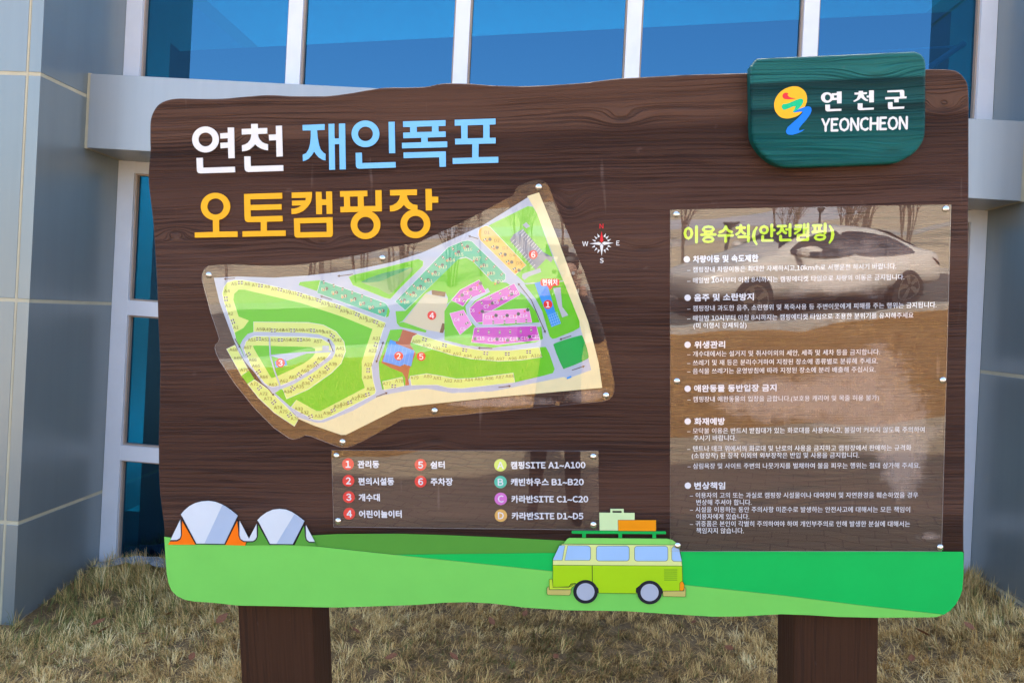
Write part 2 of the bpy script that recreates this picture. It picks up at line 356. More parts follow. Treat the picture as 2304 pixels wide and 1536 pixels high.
# posts stand behind the board
POSTW = wood('brown_stained_post', [(-3, (0.052, 0.023, 0.013)), (3, (0.058, 0.026, 0.015))], (0.02, 0.012, 0.01, 1), [], rough=0.6, F=0.35, bump=0.3)
for xa, xb, xs in ((537, 705, None), (1787, 1977, None)):
    mb = MB(); ha, hb = -0.052, -0.22
    pa = [np.array(W(*UV(x, 1420, ha), ha)) for x in (xa, xb)]
    d = (pa[1]-pa[0]); d[2] = 0; d /= np.linalg.norm(d); bk = np.array([-d[1], d[0], 0]); wd = np.linalg.norm(pa[1]-pa[0])
    o0 = pa[0].copy(); zt, zb = 2.0, -0.6; lean = 0.0872
    def corner(i, j, z): return o0+d*wd*i+bk*0.19*j+EV/EV[2]*(z-o0[2])
    for (i0, j0), (i1, j1) in (((0, 0), (1, 0)), ((1, 0), (1, 1)), ((1, 1), (0, 1)), ((0, 1), (0, 0))):
        mb.face([corner(i0, j0, zb), corner(i1, j1, zb), corner(i1, j1, zt), corner(i0, j0, zt)], POSTW, [(zb+j0, i0*.2), (zb+j1, i1*.2+.2), (zt, i1*.2+.2), (zt, i0*.2)])
    mb.face([corner(0, 0, zt), corner(1, 0, zt), corner(1, 1, zt), corner(0, 1, zt)], POSTW)
    o = mb.build('post', sign); bevel(o, 0.006)

# --- title letters, cut from sheet
def letters(parts, tr, mat, h, mb, thick=0.003):
    for k, p in enumerate(parts):
        if isinstance(p, dict): L = [tr(ell(*p['o'], 48)), tr(ell(*p['i'], 36))]
        elif isinstance(p, tuple): L = [tr(q) for q in p]
        else: L = [tr(p)]
        mb.px(L[0], h+k*0.00012, mat, thick, holes=L[1:], side=None)
A = Z(420, 255, 6.4)
TW = [{'o': (270, 378, 192, 187), 'i': (270, 378, 102, 100)},
 [(590, 207), (680, 205), (690, 647), (600, 648), (595, 498), (487, 506), (485, 427), (592, 421), (592, 360), (484, 366), (482, 290), (592, 283)],
 [(140, 645), (230, 640), (235, 785), (693, 770), (697, 850), (195, 866), (165, 858), (150, 838), (146, 800)],
 [(928, 155), (1022, 153), (1024, 218), (1158, 212), (1160, 293), (1025, 300), (1032, 340), (1050, 378), (1085, 415), (1130, 437), (1170, 447), (1170, 535), (1120, 527), (1065, 507), (1020, 480), (985, 447), (950, 485), (905, 520), (860, 540), (797, 550), (795, 462), (840, 450), (880, 425), (915, 380), (928, 330), (930, 302), (793, 308), (792, 227), (928, 222)],
 [(1283, 182), (1370, 178), (1382, 622), (1293, 625), (1287, 388), (1187, 393), (1183, 310), (1286, 304)],
 [(828, 622), (917, 620), (921, 762), (1388, 748), (1391, 830), (885, 846), (855, 838), (838, 815), (832, 780)]]
TB = [[(1668, 170), (1985, 157), (1985, 240), (1876, 245), (1885, 350), (1905, 460), (1930, 525), (1965, 565), (1998, 585), (1998, 680), (1955, 670), (1900, 635), (1860, 590), (1835, 548), (1800, 605), (1755, 655), (1710, 680), (1673, 690), (1670, 598), (1720, 575), (1755, 520), (1778, 440), (1787, 330), (1787, 248), (1670, 250)],
 [(2042, 155), (2125, 152), (2128, 365), (2194, 362), (2192, 150), (2280, 147), (2290, 808), (2203, 810), (2198, 443), (2130, 447), (2136, 812), (2052, 814)]]
B_ = Z(780, 255, 6.4)
TB2 = [{'o': (270, 297, 200, 192), 'i': (270, 297, 108, 104)}, [(602, 125), (690, 122), (698, 575), (610, 577)],
 [(128, 570), (217, 567), (222, 717), (703, 702), (705, 782), (180, 799), (152, 792), (136, 768), (132, 740)],
 ([(810, 118), (1422, 100), (1423, 182), (1322, 186), (1322, 265), (1425, 262), (1426, 342), (1166, 350), (1166, 412), (1447, 406), (1448, 490), (797, 507), (795, 427), (1075, 418), (1073, 354), (815, 361), (813, 280), (915, 276), (912, 198), (812, 200)], [(1008, 195), (1228, 188), (1228, 266), (1010, 272)]),
 [(818, 566), (1427, 548), (1428, 770), (1338, 772), (1332, 634), (820, 648)],
 ([(1555, 95), (2143, 76), (2144, 160), (2057, 164), (2057, 355), (2145, 352), (2145, 435), (1900, 441), (1898, 632), (2183, 627), (2184, 712), (1527, 730), (1526, 647), (1807, 639), (1808, 445), (1562, 450), (1561, 368), (1650, 365), (1648, 178), (1556, 180)], [(1740, 174), (1967, 168), (1967, 357), (1740, 362)])]
Y1 = Z(430, 415, 7.9448); Y2 = Z(700, 415, 7.68)
TY1 = [{'o': (435, 396, 262, 246), 'i': (435, 395, 147, 145)}, [(388, 620), (497, 620), (500, 843), (828, 838), (830, 938), (65, 952), (65, 858), (390, 848)],
 [(945, 172), (1625, 150), (1627, 255), (1055, 268), (1058, 367), (1615, 352), (1617, 448), (1062, 463), (1065, 575), (1632, 560), (1635, 660), (1352, 667), (1352, 825), (1688, 820), (1690, 920), (918, 935), (917, 838), (1245, 829), (1245, 672), (1010, 675), (975, 660), (958, 625), (953, 560)],
 [(1798, 145), (2160, 135), (2158, 230), (2135, 320), (2085, 400), (2010, 470), (1930, 510), (1870, 525), (1793, 530), (1793, 435), (1850, 430), (1920, 408), (1970, 375), (1803, 378), (1802, 292), (2045, 285), (2050, 240), (1798, 243)]]
TY2 = [[(80, 130), (178, 130), (183, 258), (260, 258), (258, 122), (360, 122), (368, 508), (268, 510), (265, 355), (187, 357), (187, 515), (88, 515)],
 ([(-299, 585), (370, 565), (375, 860), (368, 890), (340, 908), (-240, 920), (-270, 912), (-287, 885), (-290, 850)], [(-193, 674), (267, 662), (270, 818), (-190, 826)]),
 ([(498, 118), (970, 107), (973, 205), (905, 208), (910, 375), (1113, 372), (1110, 102), (1217, 100), (1222, 465), (508, 483), (503, 388), (570, 385), (567, 213), (500, 215)], [(668, 212), (805, 208), (808, 380), (672, 383)]),
 {'o': (940, 697, 256, 248), 'i': (940, 701, 143, 141)},
 [(1362, 98), (1828, 85), (1830, 185), (1655, 188), (1665, 240), (1700, 300), (1755, 342), (1837, 357), (1838, 445), (1735, 445), (1680, 425), (1640, 395), (1600, 352), (1560, 400), (1500, 440), (1430, 463), (1363, 468), (1360, 370), (1420, 355), (1480, 315), (1520, 260), (1537, 190), (1365, 193)],
 [(1975, 80), (2082, 77), (2087, 212), (2195, 212), (2197, 315), (2090, 317), (2088, 450), (1982, 450)], {'o': (1802, 681, 258, 249), 'i': (1803, 682, 145, 140)}]
HL = 0.0035
WH = C(228, 231, 236); BL = C(122, 196, 255); YE = C(242, 180, 32)
mb = MB(); letters(TW, A, WH, HL, mb); mb.build('white_title_lettering', sign)
mb = MB(); letters(TB, A, BL, HL, mb); letters(TB2, B_, BL, HL+.0003, mb); mb.build('blue_title_lettering', sign)
mb = MB(); letters(TY1, Y1, YE, HL, mb); letters(TY2, Y2, YE, HL, mb); mb.build('yellow_title_lettering', sign)

# --- compass rose
mb = MB(); K = Z(1300, 490, 13.964); RED = C(222, 44, 56)
for k, p in enumerate([[(745, 805), (660, 757), (365, 815), (690, 857)], [(750, 805), (825, 750), (1130, 790), (830, 855)], [(748, 815), (805, 870), (750, 1195), (695, 870)]]): mb.px(K(p), .001, WH)
mb.px(K([(748, 780), (805, 720), (748, 420), (692, 720)]), .0011, RED)
for p in ([(615, 495), (697, 588), (632, 622)], [(880, 488), (865, 612), (802, 590)], [(515, 575), (620, 632), (575, 675)], [(975, 568), (915, 672), (870, 620)], [(448, 682), (572, 708), (540, 757)], [(1048, 668), (955, 752), (925, 700)],
          [(435, 937), (525, 862), (548, 915)], [(1050, 915), (955, 850), (930, 912)], [(517, 1048), (578, 930), (620, 975)], [(975, 1030), (925, 930), (880, 978)], [(618, 1118), (635, 990), (700, 1018)], [(875, 1105), (865, 985), (805, 1015)]): mb.px(K(p), .001, WH)
for ch, x, y, m_ in (('W', 235, 812, WH), ('E', 1260, 792, WH), ('S', 752, 1340, WH), ('N', 745, 262, RED)):
    (px_, py_), = K([(x, y)]); text(mb, ch, px_, py_, None, 10.2, .001, m_, .02, (0.38, 0.74), center=True)
mb.build('compass_rose', sign)

# --- painted hills along the foot
def hill(name, lp, col, h, thick, edge=(30, 60, 30)):
    mb = MB(); mb.px(lp, h, C(*col), thick, side=C(*edge)); return mb.build(name, sign)
bl = bot[bot.index((414, 1349)):]
hill('green_hill', [(697, 1204), (760, 1200.6), (906, 1200), (1000, 1203), (1120, 1208), (1267, 1215.5), (1330, 1222), (1330, 1246), (1255, 1243), (890, 1250), (690, 1235)], (82, 155, 58), .0028, .0028)
bright = [(885, 1247), (1255, 1243), (1540, 1240.5), (1850, 1239.5), (2164, 1240.5), (2168, 1243)]+[(x-1.2, y-1) for x, y in rlow[1:7]]+[(2100, 1386), (1540, 1330), (1240, 1300)]
hill('emerald_hill', bright, (0, 190, 88), .0042, .0042)
light = [(369.5, 1207), (384, 1208.5), (384, 1223), (560, 1226), (640, 1225), (708, 1228), (885, 1247), (1060, 1265), (1240, 1284), (1400, 1302), (1540, 1315), (1760, 1338.5), (1930, 1360), (2122, 1381.5), (2108, 1387)]+[(x, y-1.2) for x, y in bot[:-1]]
hill('lime_hill', light, (120, 212, 96), .0056, .0056)

# --- tents
T_ = Z(360, 1110, 6.4); DK = C(40, 46, 62); CW = C(214, 226, 241); SH = C(172, 193, 224)
def tent(name, dome, strip, flaps, cols, lines, h0):
    mb = MB(); mb.px(T_(dome), h0, CW, .0025); mb.px(T_(strip), h0+.0003, SH)
    for (p, c) in zip(flaps, cols): mb.px(T_(p), h0-.0002, c, .0022)
    for l in lines: mb.line(T_(l), 2.2, h0+.0006, DK)
    return mb.build(name, sign)
OR = C(255, 122, 8); GR = C(84, 160, 60)
tent('tent_cutout', [(300, 298), (350, 240), (420, 180), (500, 138), (590, 113), (690, 105), (790, 118), (880, 152), (950, 190), (1040, 255), (1118, 318), (925, 722), (520, 718)],
 [(898, 162), (950, 190), (1040, 255), (1118, 318), (925, 722), (640, 716)],
 [[(318, 395), (510, 733), (115, 733), (140, 690), (250, 685), (290, 660), (310, 610)], [(1110, 395), (1132, 590), (1150, 650), (1190, 685), (1240, 697), (1225, 745), (940, 738)], [(290, 375), (302, 600), (285, 640), (240, 665), (150, 665)], [(1145, 392), (1278, 648), (1282, 682), (1210, 680), (1160, 650), (1145, 600)]],
 [OR, OR, CW, CW], [[(312, 330), (520, 722), (930, 727), (1110, 350)], [(306, 385), (308, 600), (290, 650), (245, 678), (140, 678)], [(1130, 395), (1135, 600), (1155, 655), (1205, 690), (1250, 690)]], .0085)
tent('tent_cutout', [(1402, 380), (1450, 330), (1530, 272), (1620, 232), (1720, 220), (1810, 230), (1890, 262), (1980, 320), (2078, 395), (1915, 725), (1580, 722)],
 [(1935, 295), (1980, 320), (2078, 395), (1915, 725), (1675, 722)],
 [[(1415, 455), (1575, 740), (1240, 740), (1250, 705), (1350, 695), (1395, 660), (1412, 600)], [(2072, 465), (2085, 610), (2105, 670), (2150, 705), (2230, 710), (2255, 748), (1935, 745)], [(1390, 435), (1392, 620), (1370, 660), (1340, 680), (1284, 682), (1279, 650)], [(2100, 455), (2225, 690), (2150, 688), (2115, 660), (2103, 610)]],
 [GR, GR, CW, CW], [[(1412, 405), (1580, 727), (1915, 732), (2070, 430)], [(1402, 440), (1402, 620), (1375, 672), (1340, 690), (1250, 690)], [(2088, 458), (2093, 615), (2108, 668), (2148, 700), (2225, 702)]], .0094)

# --- camper van
V_ = Z(1180, 1120, 5.236); LM = C(166, 216, 24); CR = C(222, 234, 152); RF = C(132, 216, 104); TN_ = C(194, 186, 108); GL = C(158, 199, 246); INK = C(24, 60, 36); hv = .0098
mb = MB()
def vp(p, c, k, o=True, w=0.9, th=.0022):
    mb.px(V_(p), hv+k*.00025, c, th if k == 0 else .0004)
    if o: mb.line(V_(p), w, hv+k*.00025+.00012, INK, closed=True)
vp([(455, 537), (480, 505), (505, 478), (530, 466), (1680, 475), (1740, 488), (1785, 520), (1800, 550), (1750, 549)], RF, 0)
vp([(440, 541), (1755, 550), (1800, 552), (1830, 600), (1848, 700), (1857, 797), (335, 787), (335, 712)], CR, 0)
vp([(335, 789), (1857, 799), (1864, 980), (1845, 1090), (1620, 1092), (1320, 1122), (875, 1117), (600, 1003), (545, 1040), (335, 1047)], LM, 0)
vp([(292, 955), (330, 955), (335, 1045), (525, 1047), (545, 1008), (600, 1000), (590, 1030), (560, 1050), (550, 1075), (295, 1075)], C(190, 222, 60), 0)
vp([(265, 1060), (285, 1035), (292, 1077), (550, 1079), (545, 1120), (530, 1143), (275, 1138), (265, 1120)], TN_, 1)
vp([(1630, 1094), (1880, 1092), (1885, 1050), (1900, 1060), (1898, 1160), (1635, 1155)], TN_, 1)
vp([(1830, 1000), (1850, 980), (1868, 985), (1883, 1020), (1880, 1070), (1868, 1088), (1830, 1088)], C(250, 152, 16), 2)
def rr(x0, y0, x1, y1, r): return [(cx_+r*math.cos(a), cy_+r*math.sin(a)) for cx_, cy_, a0 in ((x1-r, y1-r, 0), (x0+r, y1-r, 90), (x0+r, y0+r, 180), (x1-r, y0+r, 270)) for a in np.radians(np.linspace(a0, a0+90, 5))]
for p in ([(412, 557), (477, 557), (445, 730), (337, 730), (337, 715)], [(510, 557), (745, 560), (770, 570), (780, 590), (780, 712), (765, 731), (475, 731)], rr(847, 563, 1235, 738, 32), rr(1297, 565, 1690, 740, 32), [(1765, 562), (1805, 580), (1825, 605), (1855, 743), (1757, 742), (1735, 722), (1735, 590)]): vp(p, GL, 1)
mb.line(V_([(798, 792), (800, 990)]), 1.6, hv+.0004, INK); mb.line(V_([(335, 1047), (525, 1047), (545, 1012), (600, 1000)]), 1.2, hv+.0006, INK)
for y in (843, 867, 890, 914, 938, 962): mb.line(V_([(1645, y), (1800, y+1)]), 1.3, hv+.0004, C(70, 140, 40))
GN = C(0, 176, 80)
mb.px(V_([(565, 385), (1660, 392), (1668, 400), (1668, 416), (1660, 423), (568, 418), (556, 410), (556, 393)]), hv, GN, .0022)
for x, y in ((680, 416), (1107, 419), (1507, 421)): mb.px(V_([(x, y), (x+44, y), (x+44, y+50), (x, y+50)]), hv-.0002, GN, .0022)
mb.px(V_([(882, 172), (1012, 173), (1012, 127), (1170, 128), (1170, 174), (1298, 175), (1298, 255), (1102, 382), (886, 380)]), hv, C(204, 234, 180), .0022, holes=[V_([(1037, 150), (1145, 150), (1145, 173), (1037, 172)])])
mb.px(V_([(1102, 257), (1552, 258), (1552, 388), (1105, 386)]), hv+.0003, C(238, 150, 8), .0024)
mb.line(V_([(1102, 257), (1552, 258), (1552, 388), (1105, 386)]), 0.8, hv+.0005, INK, closed=True)
van = mb.build('van_cutout', sign)
for cx_, cy_ in ((720, 1102), (1475, 1110)):
    mb = MB(); mb.px(V_([(cx_+100, cy_-95), (cx_+150, cy_-40), (cx_+156, cy_+10), (cx_+100, cy_+20)]), hv+.0008, C(28, 32, 42)); mb.px(V_([(cx_-100, cy_-95), (cx_-160, cy_-50), (cx_-164, cy_+0), (cx_-100, cy_+20)]), hv+.0008, C(28, 32, 42)) if cx_ > 1000 else None
    mb.px(V_(ell(cx_, cy_, 145, 139)), hv+.0010, C(30, 34, 46), .0012); mb.px(V_(ell(cx_, cy_, 106, 102)), hv+.0013, C(172, 184, 206)); mb.build('wheel', van)

# --- green crest plaque on the upper right corner
PL = [(1713, 130.5), (1800, 126.5), (1950, 120), (2048, 115.5), (2062, 116), (2073, 120.5), (2080, 128), (2084, 138), (2085, 152), (2084.5, 220), (2084, 286), (2080, 314), (2066, 336.5), (2052, 349), (2035, 359), (2018, 366), (1990, 369), (1900, 372.5), (1800, 375.5), (1764, 375), (1741, 367.5), (1716, 348), (1699, 325), (1692, 305), (1690.5, 258), (1689, 160), (1693, 146), (1701, 135)]
HP = 0.042
vq = lambda y: UV(1890, y, HP)[1]
TNg = [(vq(y), (lin(c[0])*.8, lin(c[1])*.8, lin(c[2])*.8)) for y, c in [(400, (10, 92, 92)), (330, (14, 100, 100)), (266, (8, 74, 76)), (250, (0, 44, 46)), (240, (26, 92, 94)), (205, (4, 60, 62)), (190, (2, 52, 54)), (184, (36, 118, 118)), (130, (26, 106, 104)), (100, (20, 90, 90))]]
GWOOD = wood('green_carved_wood', TNg, (0.002, 0.028, 0.03, 1), [uvk(1830, 128, .05, .02, .03), uvk(1960, 180, .10, .03, .025), uvk(1995, 345, .1, .03, .02)], rough=0.4, F=1.1)
mb = MB(); slab(mb, [UV(x, y, HP) for x, y in catmull(PL, 3)], HP, 0.041, 0.010, GWOOD, GWOOD, 4); plaque = mb.build('crest_plaque', sign)
for f in plaque.data.polygons: f.use_smooth = False
h = HP+.001; G = Z(1720, 180, 10.97); mb = MB()
mb.px(G(catmull([(730, 160), (850, 175), (950, 235), (1020, 320), (1050, 430), (1045, 540), (1000, 660), (930, 790), (830, 880), (700, 930), (560, 955), (420, 930), (330, 860), (265, 760), (240, 640), (250, 530), (300, 410), (380, 310), (490, 230), (610, 180)])), h, C(248, 188, 36))
mb.px(G(catmull([(520, 318), (575, 325), (590, 350), (572, 372), (600, 410), (660, 440), (770, 458), (650, 478), (560, 482), (490, 470), (450, 430), (445, 385), (470, 340)], 3)), h+.0003, C(228, 52, 62))
mb.px(G([(490, 598), (600, 575), (750, 510), (870, 465), (910, 462), (940, 478), (962, 520), (955, 560), (930, 610), (860, 700), (790, 760), (715, 800), (700, 790), (740, 720), (770, 650), (700, 660), (600, 705), (500, 742), (460, 735), (435, 705), (425, 665), (440, 620), (470, 590)]), h+.0003, C(10, 198, 140))
mb.px(G([(710, 806), (850, 720), (1000, 665), (1080, 655), (1130, 670), (1158, 705), (1162, 760), (1130, 850), (1030, 990), (930, 1100), (860, 1190), (848, 1225), (855, 1248), (880, 1250), (990, 1220), (930, 1270), (820, 1320), (700, 1355), (600, 1355), (545, 1320), (530, 1260), (570, 1170), (680, 1070), (820, 950), (930, 830), (940, 795), (920, 782), (870, 785), (800, 797)]), h+.0006, C(8, 126, 248))
mb.build('crest_emblem', plaque)
J = Z(1830, 190, 10.017); mb = MB()
LET = [{'o': (307, 299, 134, 119), 'i': (322, 298, 61, 70)}, ([(415, 205), (530, 198), (530, 168), (638, 162), (638, 430), (535, 433), (533, 353), (425, 360)], [(465, 250), (530, 248), (532, 303), (467, 305)]), [(270, 460), (377, 457), (378, 558), (635, 550), (632, 597), (320, 612), (285, 600), (273, 575)],
 [(1022, 152), (1120, 148), (1120, 182), (1212, 178), (1208, 222), (1130, 228), (1150, 280), (1190, 325), (1240, 350), (1228, 380), (1180, 375), (1130, 345), (1075, 300), (1040, 340), (990, 370), (920, 398), (902, 375), (980, 325), (1020, 232), (930, 235), (928, 188), (1022, 185)], [(1257, 140), (1365, 137), (1365, 405), (1262, 410), (1258, 298), (1205, 300), (1203, 255), (1256, 252)], [(1000, 430), (1112, 428), (1110, 535), (1365, 525), (1362, 568), (1050, 585), (1015, 575), (1000, 550)],
 [(1672, 140), (2010, 127), (2040, 138), (2050, 165), (2052, 277), (2108, 272), (2098, 318), (1925, 325), (1925, 405), (1823, 408), (1822, 333), (1622, 342), (1620, 290), (1957, 281), (1948, 175), (1672, 182)], [(1682, 405), (1785, 400), (1788, 510), (2052, 500), (2045, 548), (1730, 563), (1695, 553), (1683, 525)]]
letters(LET, J, WH, h, mb, .0008)
text(mb, 'YEONCHEON', 1848.5, 281.5, 2041.5, 28.5, h, WH, 0.03, (0.38, 0.74), axes=R(0.0))
mb.build('crest_lettering', plaque)

# --- acrylic panels
ACR = clear_sheet('clear_acrylic', (0.97, 0.97, 0.97, 1), 1.9, 0.0, 0.09, scale=3.2)
ACE = paint('acrylic_edge', (0.45, 0.42, 0.42, 1), rough=0.2, var=0.02)
STEEL = paint('polished_steel', (0.78, 0.78, 0.8, 1), rough=0.13, var=0.01, metallic=1.0)
HB, HF = 0.0085, 0.0115                               # back and front of the acrylic
def acrylic(name, lp, label=None):
    mb = MB(); L = [UV(x, y, HF) for x, y in lp]; mb.flat([L], HF, ACR, HF-HB, side=ACE); o = mb.build(name, sign)
    return tag(o, label)
def bolts(parent, pts, h=HF, r=.0098):
    for x, y in pts:
        u, v = UV(x, y, h); mb = MB(); prof = [(1.0, 0), (1.0, .25), (.93, .38), (.5, .62), (.12, .80), (0, .82)]
        rg = [[(u+r*q*math.cos(a), v+r*q*math.sin(a)) for a in np.linspace(0, 2*math.pi, 20, endpoint=False)] for q, _ in prof[:-1]]
        for k in range(len(rg)-1):
            for i in range(20): mb.face([W(*rg[k][i-1], h+prof[k][1]*r), W(*rg[k][i], h+prof[k][1]*r), W(*rg[k+1][i], h+prof[k+1][1]*r), W(*rg[k+1][i-1], h+prof[k+1][1]*r)], STEEL)
        for i in range(20): mb.face([W(*rg[-1][i-1], h+.80*r), W(*rg[-1][i], h+.80*r), W(u, v, h+.82*r)], STEEL)
        o = mb.build('bolt', parent)
        weld(o, 1e-6); 
HR = 0.0072                                           # print on the back of the acrylic
rules = acrylic('rules_panel', [(1508, 472), (2140.5, 460), (2119, 1240), (1508, 1240)])
q1 = lambda x, y: (1480+x/3.2914, 440+y/3.2914); q2 = lambda x, y: (1480+x/3.2914, 840+y/3.2914)
mb = MB(); TX = C(226, 230, 244); HD = C(200, 236, 30)
x, y = q1(195, 288); text(mb, '이용수칙(안전캠핑)', x, y, 1876, 37, HR, HD, 0.035)
RL = [(q1, '차량이동 및 속도제한', 262, 743, 471, 50, 1), (q1, '– 캠핑장내 차량이동은 최대한 자제하시고,10km/h로 서행운전 하시기 바랍니다.', 218, 1765, 549, 41, 0), (q1, '– 매일밤 10시부터 아침 8시까지는 캠핑에티켓 타임으로 차량의 이동은 금지됩니다.', 218, 1825, 629, 41, 0),
 (q1, '음주 및 소란방지', 270, 710, 755, 50, 1), (q1, '– 캠핑장내 과도한 음주, 소란행위 및 폭죽사용 등 주변이웃에게 피해를 주는 행위는 금지됩니다.', 218, 2063, 835, 41, 0), (q1, '– 매일밤 10시부터 아침 8시까지는 캠핑에티켓 타임으로 조용한 분위기를 유지해주세요', 218, 1893, 908, 41, 0), (q1, '(미 이행시 강제퇴실)', 265, 657, 962, 41, 0),
 (q1, '위생관리', 272, 497, 1104, 50, 1), (q1, '– 개수대에서는 설거지 및 취사이외의 세안, 세족 및 세차 등을 금지합니다.', 218, 1645, 1172, 41, 0), (q1, '– 쓰레기 및 재 등은 분리수거하여 지정된 장소에 종류별로 분류해 주세요.', 218, 1630, 1237, 41, 0), (q1, '– 음식물 쓰레기는 운영방침에 따라 지정된 장소에 분리 배출해 주십시요.', 218, 1612, 1299, 41, 0),
 (q2, '애완동물 동반입장 금지', 270, 878, 110, 50, 1), (q2, '– 캠핑장내 애완동물의 입장을 금합니다.(보호용 캐리어 및 목줄 허용 불가)', 220, 1638, 190, 41, 0), (q2, '화재예방', 272, 496, 354, 50, 1), (q2, '– 모닥불 이용은 반드시 받침대가 있는 화로대를 사용하시고, 불길이 커지지 않도록 주의하여', 218, 1975, 424, 41, 0), (q2, '주시기 바랍니다.', 266, 580, 477, 41, 0),
 (q2, '– 텐트나 데크 위에서의 화로대 및 난로의 사용을 금지하고 캠핑장에서 판매하는 규격화', 218, 1877, 555, 41, 0), (q2, '(소형장작) 된 장작 이외의 외부장작은 반입 및 사용을 금지합니다.', 252, 1492, 607, 41, 0), (q2, '– 삼림욕장 및 사이트 주변의 나뭇가지를 벌채하여 불을 피우는 행위는 절대 삼가해 주세요.', 220, 1943, 684, 41, 0),
 (q2, '변상책임', 272, 497, 829, 50, 1), (q2, '– 이용자의 고의 또는 과실로 캠핑장 시설물이나 대여장비 및 자연환경을 훼손하였을 경우', 238, 1928, 900, 41, 0), (q2, '변상해 주셔야 합니다.', 286, 694, 952, 41, 0), (q2, '– 시설을 이용하는 동안 주의사항 미준수로 발생하는 안전사고에 대해서는 모든 책임이', 238, 1868, 1005, 41, 0), (q2, '이용자에게 있습니다.', 286, 677, 1057, 41, 0),
 (q2, '– 귀중품은 본인이 각별히 주의하여야 하며 개인부주의로 인해 발생한 분실에 대해서는', 238, 1868, 1110, 41, 0), (q2, '책임지지 않습니다.', 286, 637, 1161, 41, 0)]
for q, s, xa, xb, yc, hh, bd in RL:
    x, y = q(xa, yc); text(mb, s, x, y, q(xb, yc)[0], hh/3.2914, HR, TX, 0.036 if bd else 0.012)
for q, x, y in ((q1, 215, 472), (q1, 221, 756), (q1, 221, 1104), (q2, 221, 112), (q2, 222, 354), (q2, 223, 829)):
    a, b = q(x, y); mb.px(ell(a, b, 7.2, 7.2, 24), HR, TX)
mb.build('rules_lettering', rules)
bolts(rules, [q1(138, 140), q1(2132, 100), q2(141, 57), q2(2110, 50), q2(146, 1272), q2(2089, 1285)])

legend = acrylic('legend_panel', [(745.5, 1012.5), (1346.5, 1014), (1347.5, 1192), (750.5, 1185)])
q3 = lambda x, y: (720+x/3.491, 980+y/3.491)
mb = MB(); BR = C(226, 34, 34)
for x, y, t in ((220, 222, '1'), (223, 352, '2'), (226, 480, '3'), (230, 610, '4'), (790, 227, '5'), (790, 358, '6')):
    a, b = q3(x, y); mb.px(ell(a, b, 13.3, 13.3, 32), HR, BR); text(mb, t, a, b, None, 14.5, HR+.0004, TX, 0.03, (0.38, 0.74), center=True)
for x, y, t, c in ((1417, 230, 'A', (206, 230, 96)), (1418, 362, 'B', (72, 196, 172)), (1420, 494, 'C', (216, 112, 214)), (1421, 625, 'D', (222, 176, 92))):
    a, b = q3(x, y); mb.px(ell(a, b, 14, 14, 32), HR, C(*c)); text(mb, t, a, b, None, 15, HR+.0004, TX, 0.02, (0.38, 0.74), center=True)
for s, xa, xb, y in (('관리동', 297, 463, 223), ('편의시설동', 302, 580, 357), ('개수대', 305, 468, 483), ('어린이놀이터', 308, 640, 613), ('쉼터', 869, 978, 228), ('주차장', 870, 1042, 360), ('캠핑SITE A1~A100', 1500, 2083, 230), ('캐빈하우스 B1~B20', 1500, 2070, 362), ('카라반SITE C1~C20', 1505, 2105, 496), ('카라반SITE D1~D5', 1508, 2067, 628)):
    a, b = q3(xa, y); text(mb, s, a, b, q3(xb, y)[0], 55/3.491, HR, TX, 0.036)
mb.build('legend_lettering', legend)
bolts(legend, [q3(129, 158), q3(2146, 163), q3(143, 667), q3(2147, 697)])
#PART3
# --- the campsite map
a2 = Z(440, 380, 4.518); a3 = Z(880, 380, 4.388); a4 = Z(440, 680, 4.518); a5 = Z(880, 600, 4.388)
AL = [(454, 630), (454.5, 617), (459, 605), (469, 597.5), (490, 595.5), (528.5, 594.7), (580, 597.5), (628, 598), (680, 595), (728, 588), (805, 574), (880, 556), (940, 546), (1005, 517), (1085, 477), (1130, 453), (1154, 441), (1158, 436), (1160, 428), (1165, 421), (1174, 416), (1195, 408), (1210.5, 404.6), (1222, 407), (1229, 411.5), (1234, 419), (1270, 506), (1313, 608), (1332, 664), (1356, 737), (1370, 794), (1382.5, 862), (1382, 880), (1378, 891), (1370, 898), (1358, 902.5), (1280, 910), (1199, 917), (1017, 935), (905, 943.5), (860, 968), (816, 992), (794, 1002.5), (782, 1006), (772, 1006.5), (760, 1004.5), (740, 997), (700, 981.5), (686, 979), (680, 982.5), (671, 986), (661, 988), (650, 985.5), (617, 963), (573, 919), (528.5, 864), (495, 813), (486, 795), (482.5, 783), (484.5, 775), (491, 768), (493, 762), (488, 746), (473, 702), (466, 674)]
mp = acrylic('map_panel', AL)
hm = 0.0062; ST = 0.00002
RD = C(176, 190, 214); LW = C(98, 198, 24); LI = C(214, 232, 130); BG = C(230, 222, 178); TE = C(66, 184, 146); PK = C(202, 80, 194); PK_GLARE = C(232, 144, 218); DG = C(0, 170, 72); ORG = C(240, 196, 100); BRN = C(176, 92, 60); BLU = C(50, 150, 240); GRY = C(138, 144, 158); LGR = C(180, 188, 202); WHT = C(238, 240, 244); SND = C(206, 202, 176); KHK = C(112, 104, 40); ARR = C(82, 62, 60)
mb = MB(); lay = [0]
def mpx(lp, c, n=1, edge=None, w=0.9):
    lay[0] += 1; z = hm+lay[0]*ST
    mb.px(catmull(lp, n) if n > 1 else lp, z, c)
    if edge is not None: mb.line(lp, w, z+ST*.5, edge, closed=True)
east = [(1187.6, 444), (1203.6, 471), (1244.6, 574), (1267, 631), (1304, 730), (1318, 780), (1330, 832)]
south = [(1279, 851), (1267, 848), (1199, 862), (1108, 880), (1017, 884), (960, 873.5), (925.6, 877), (880, 885), (849.5, 892.5), (794, 923.5), (728, 950), (716, 951), (705.6, 949), (672, 939), (628, 901), (595, 863.7), (550.7, 812.8), (536, 788), (524, 760), (494, 680)]
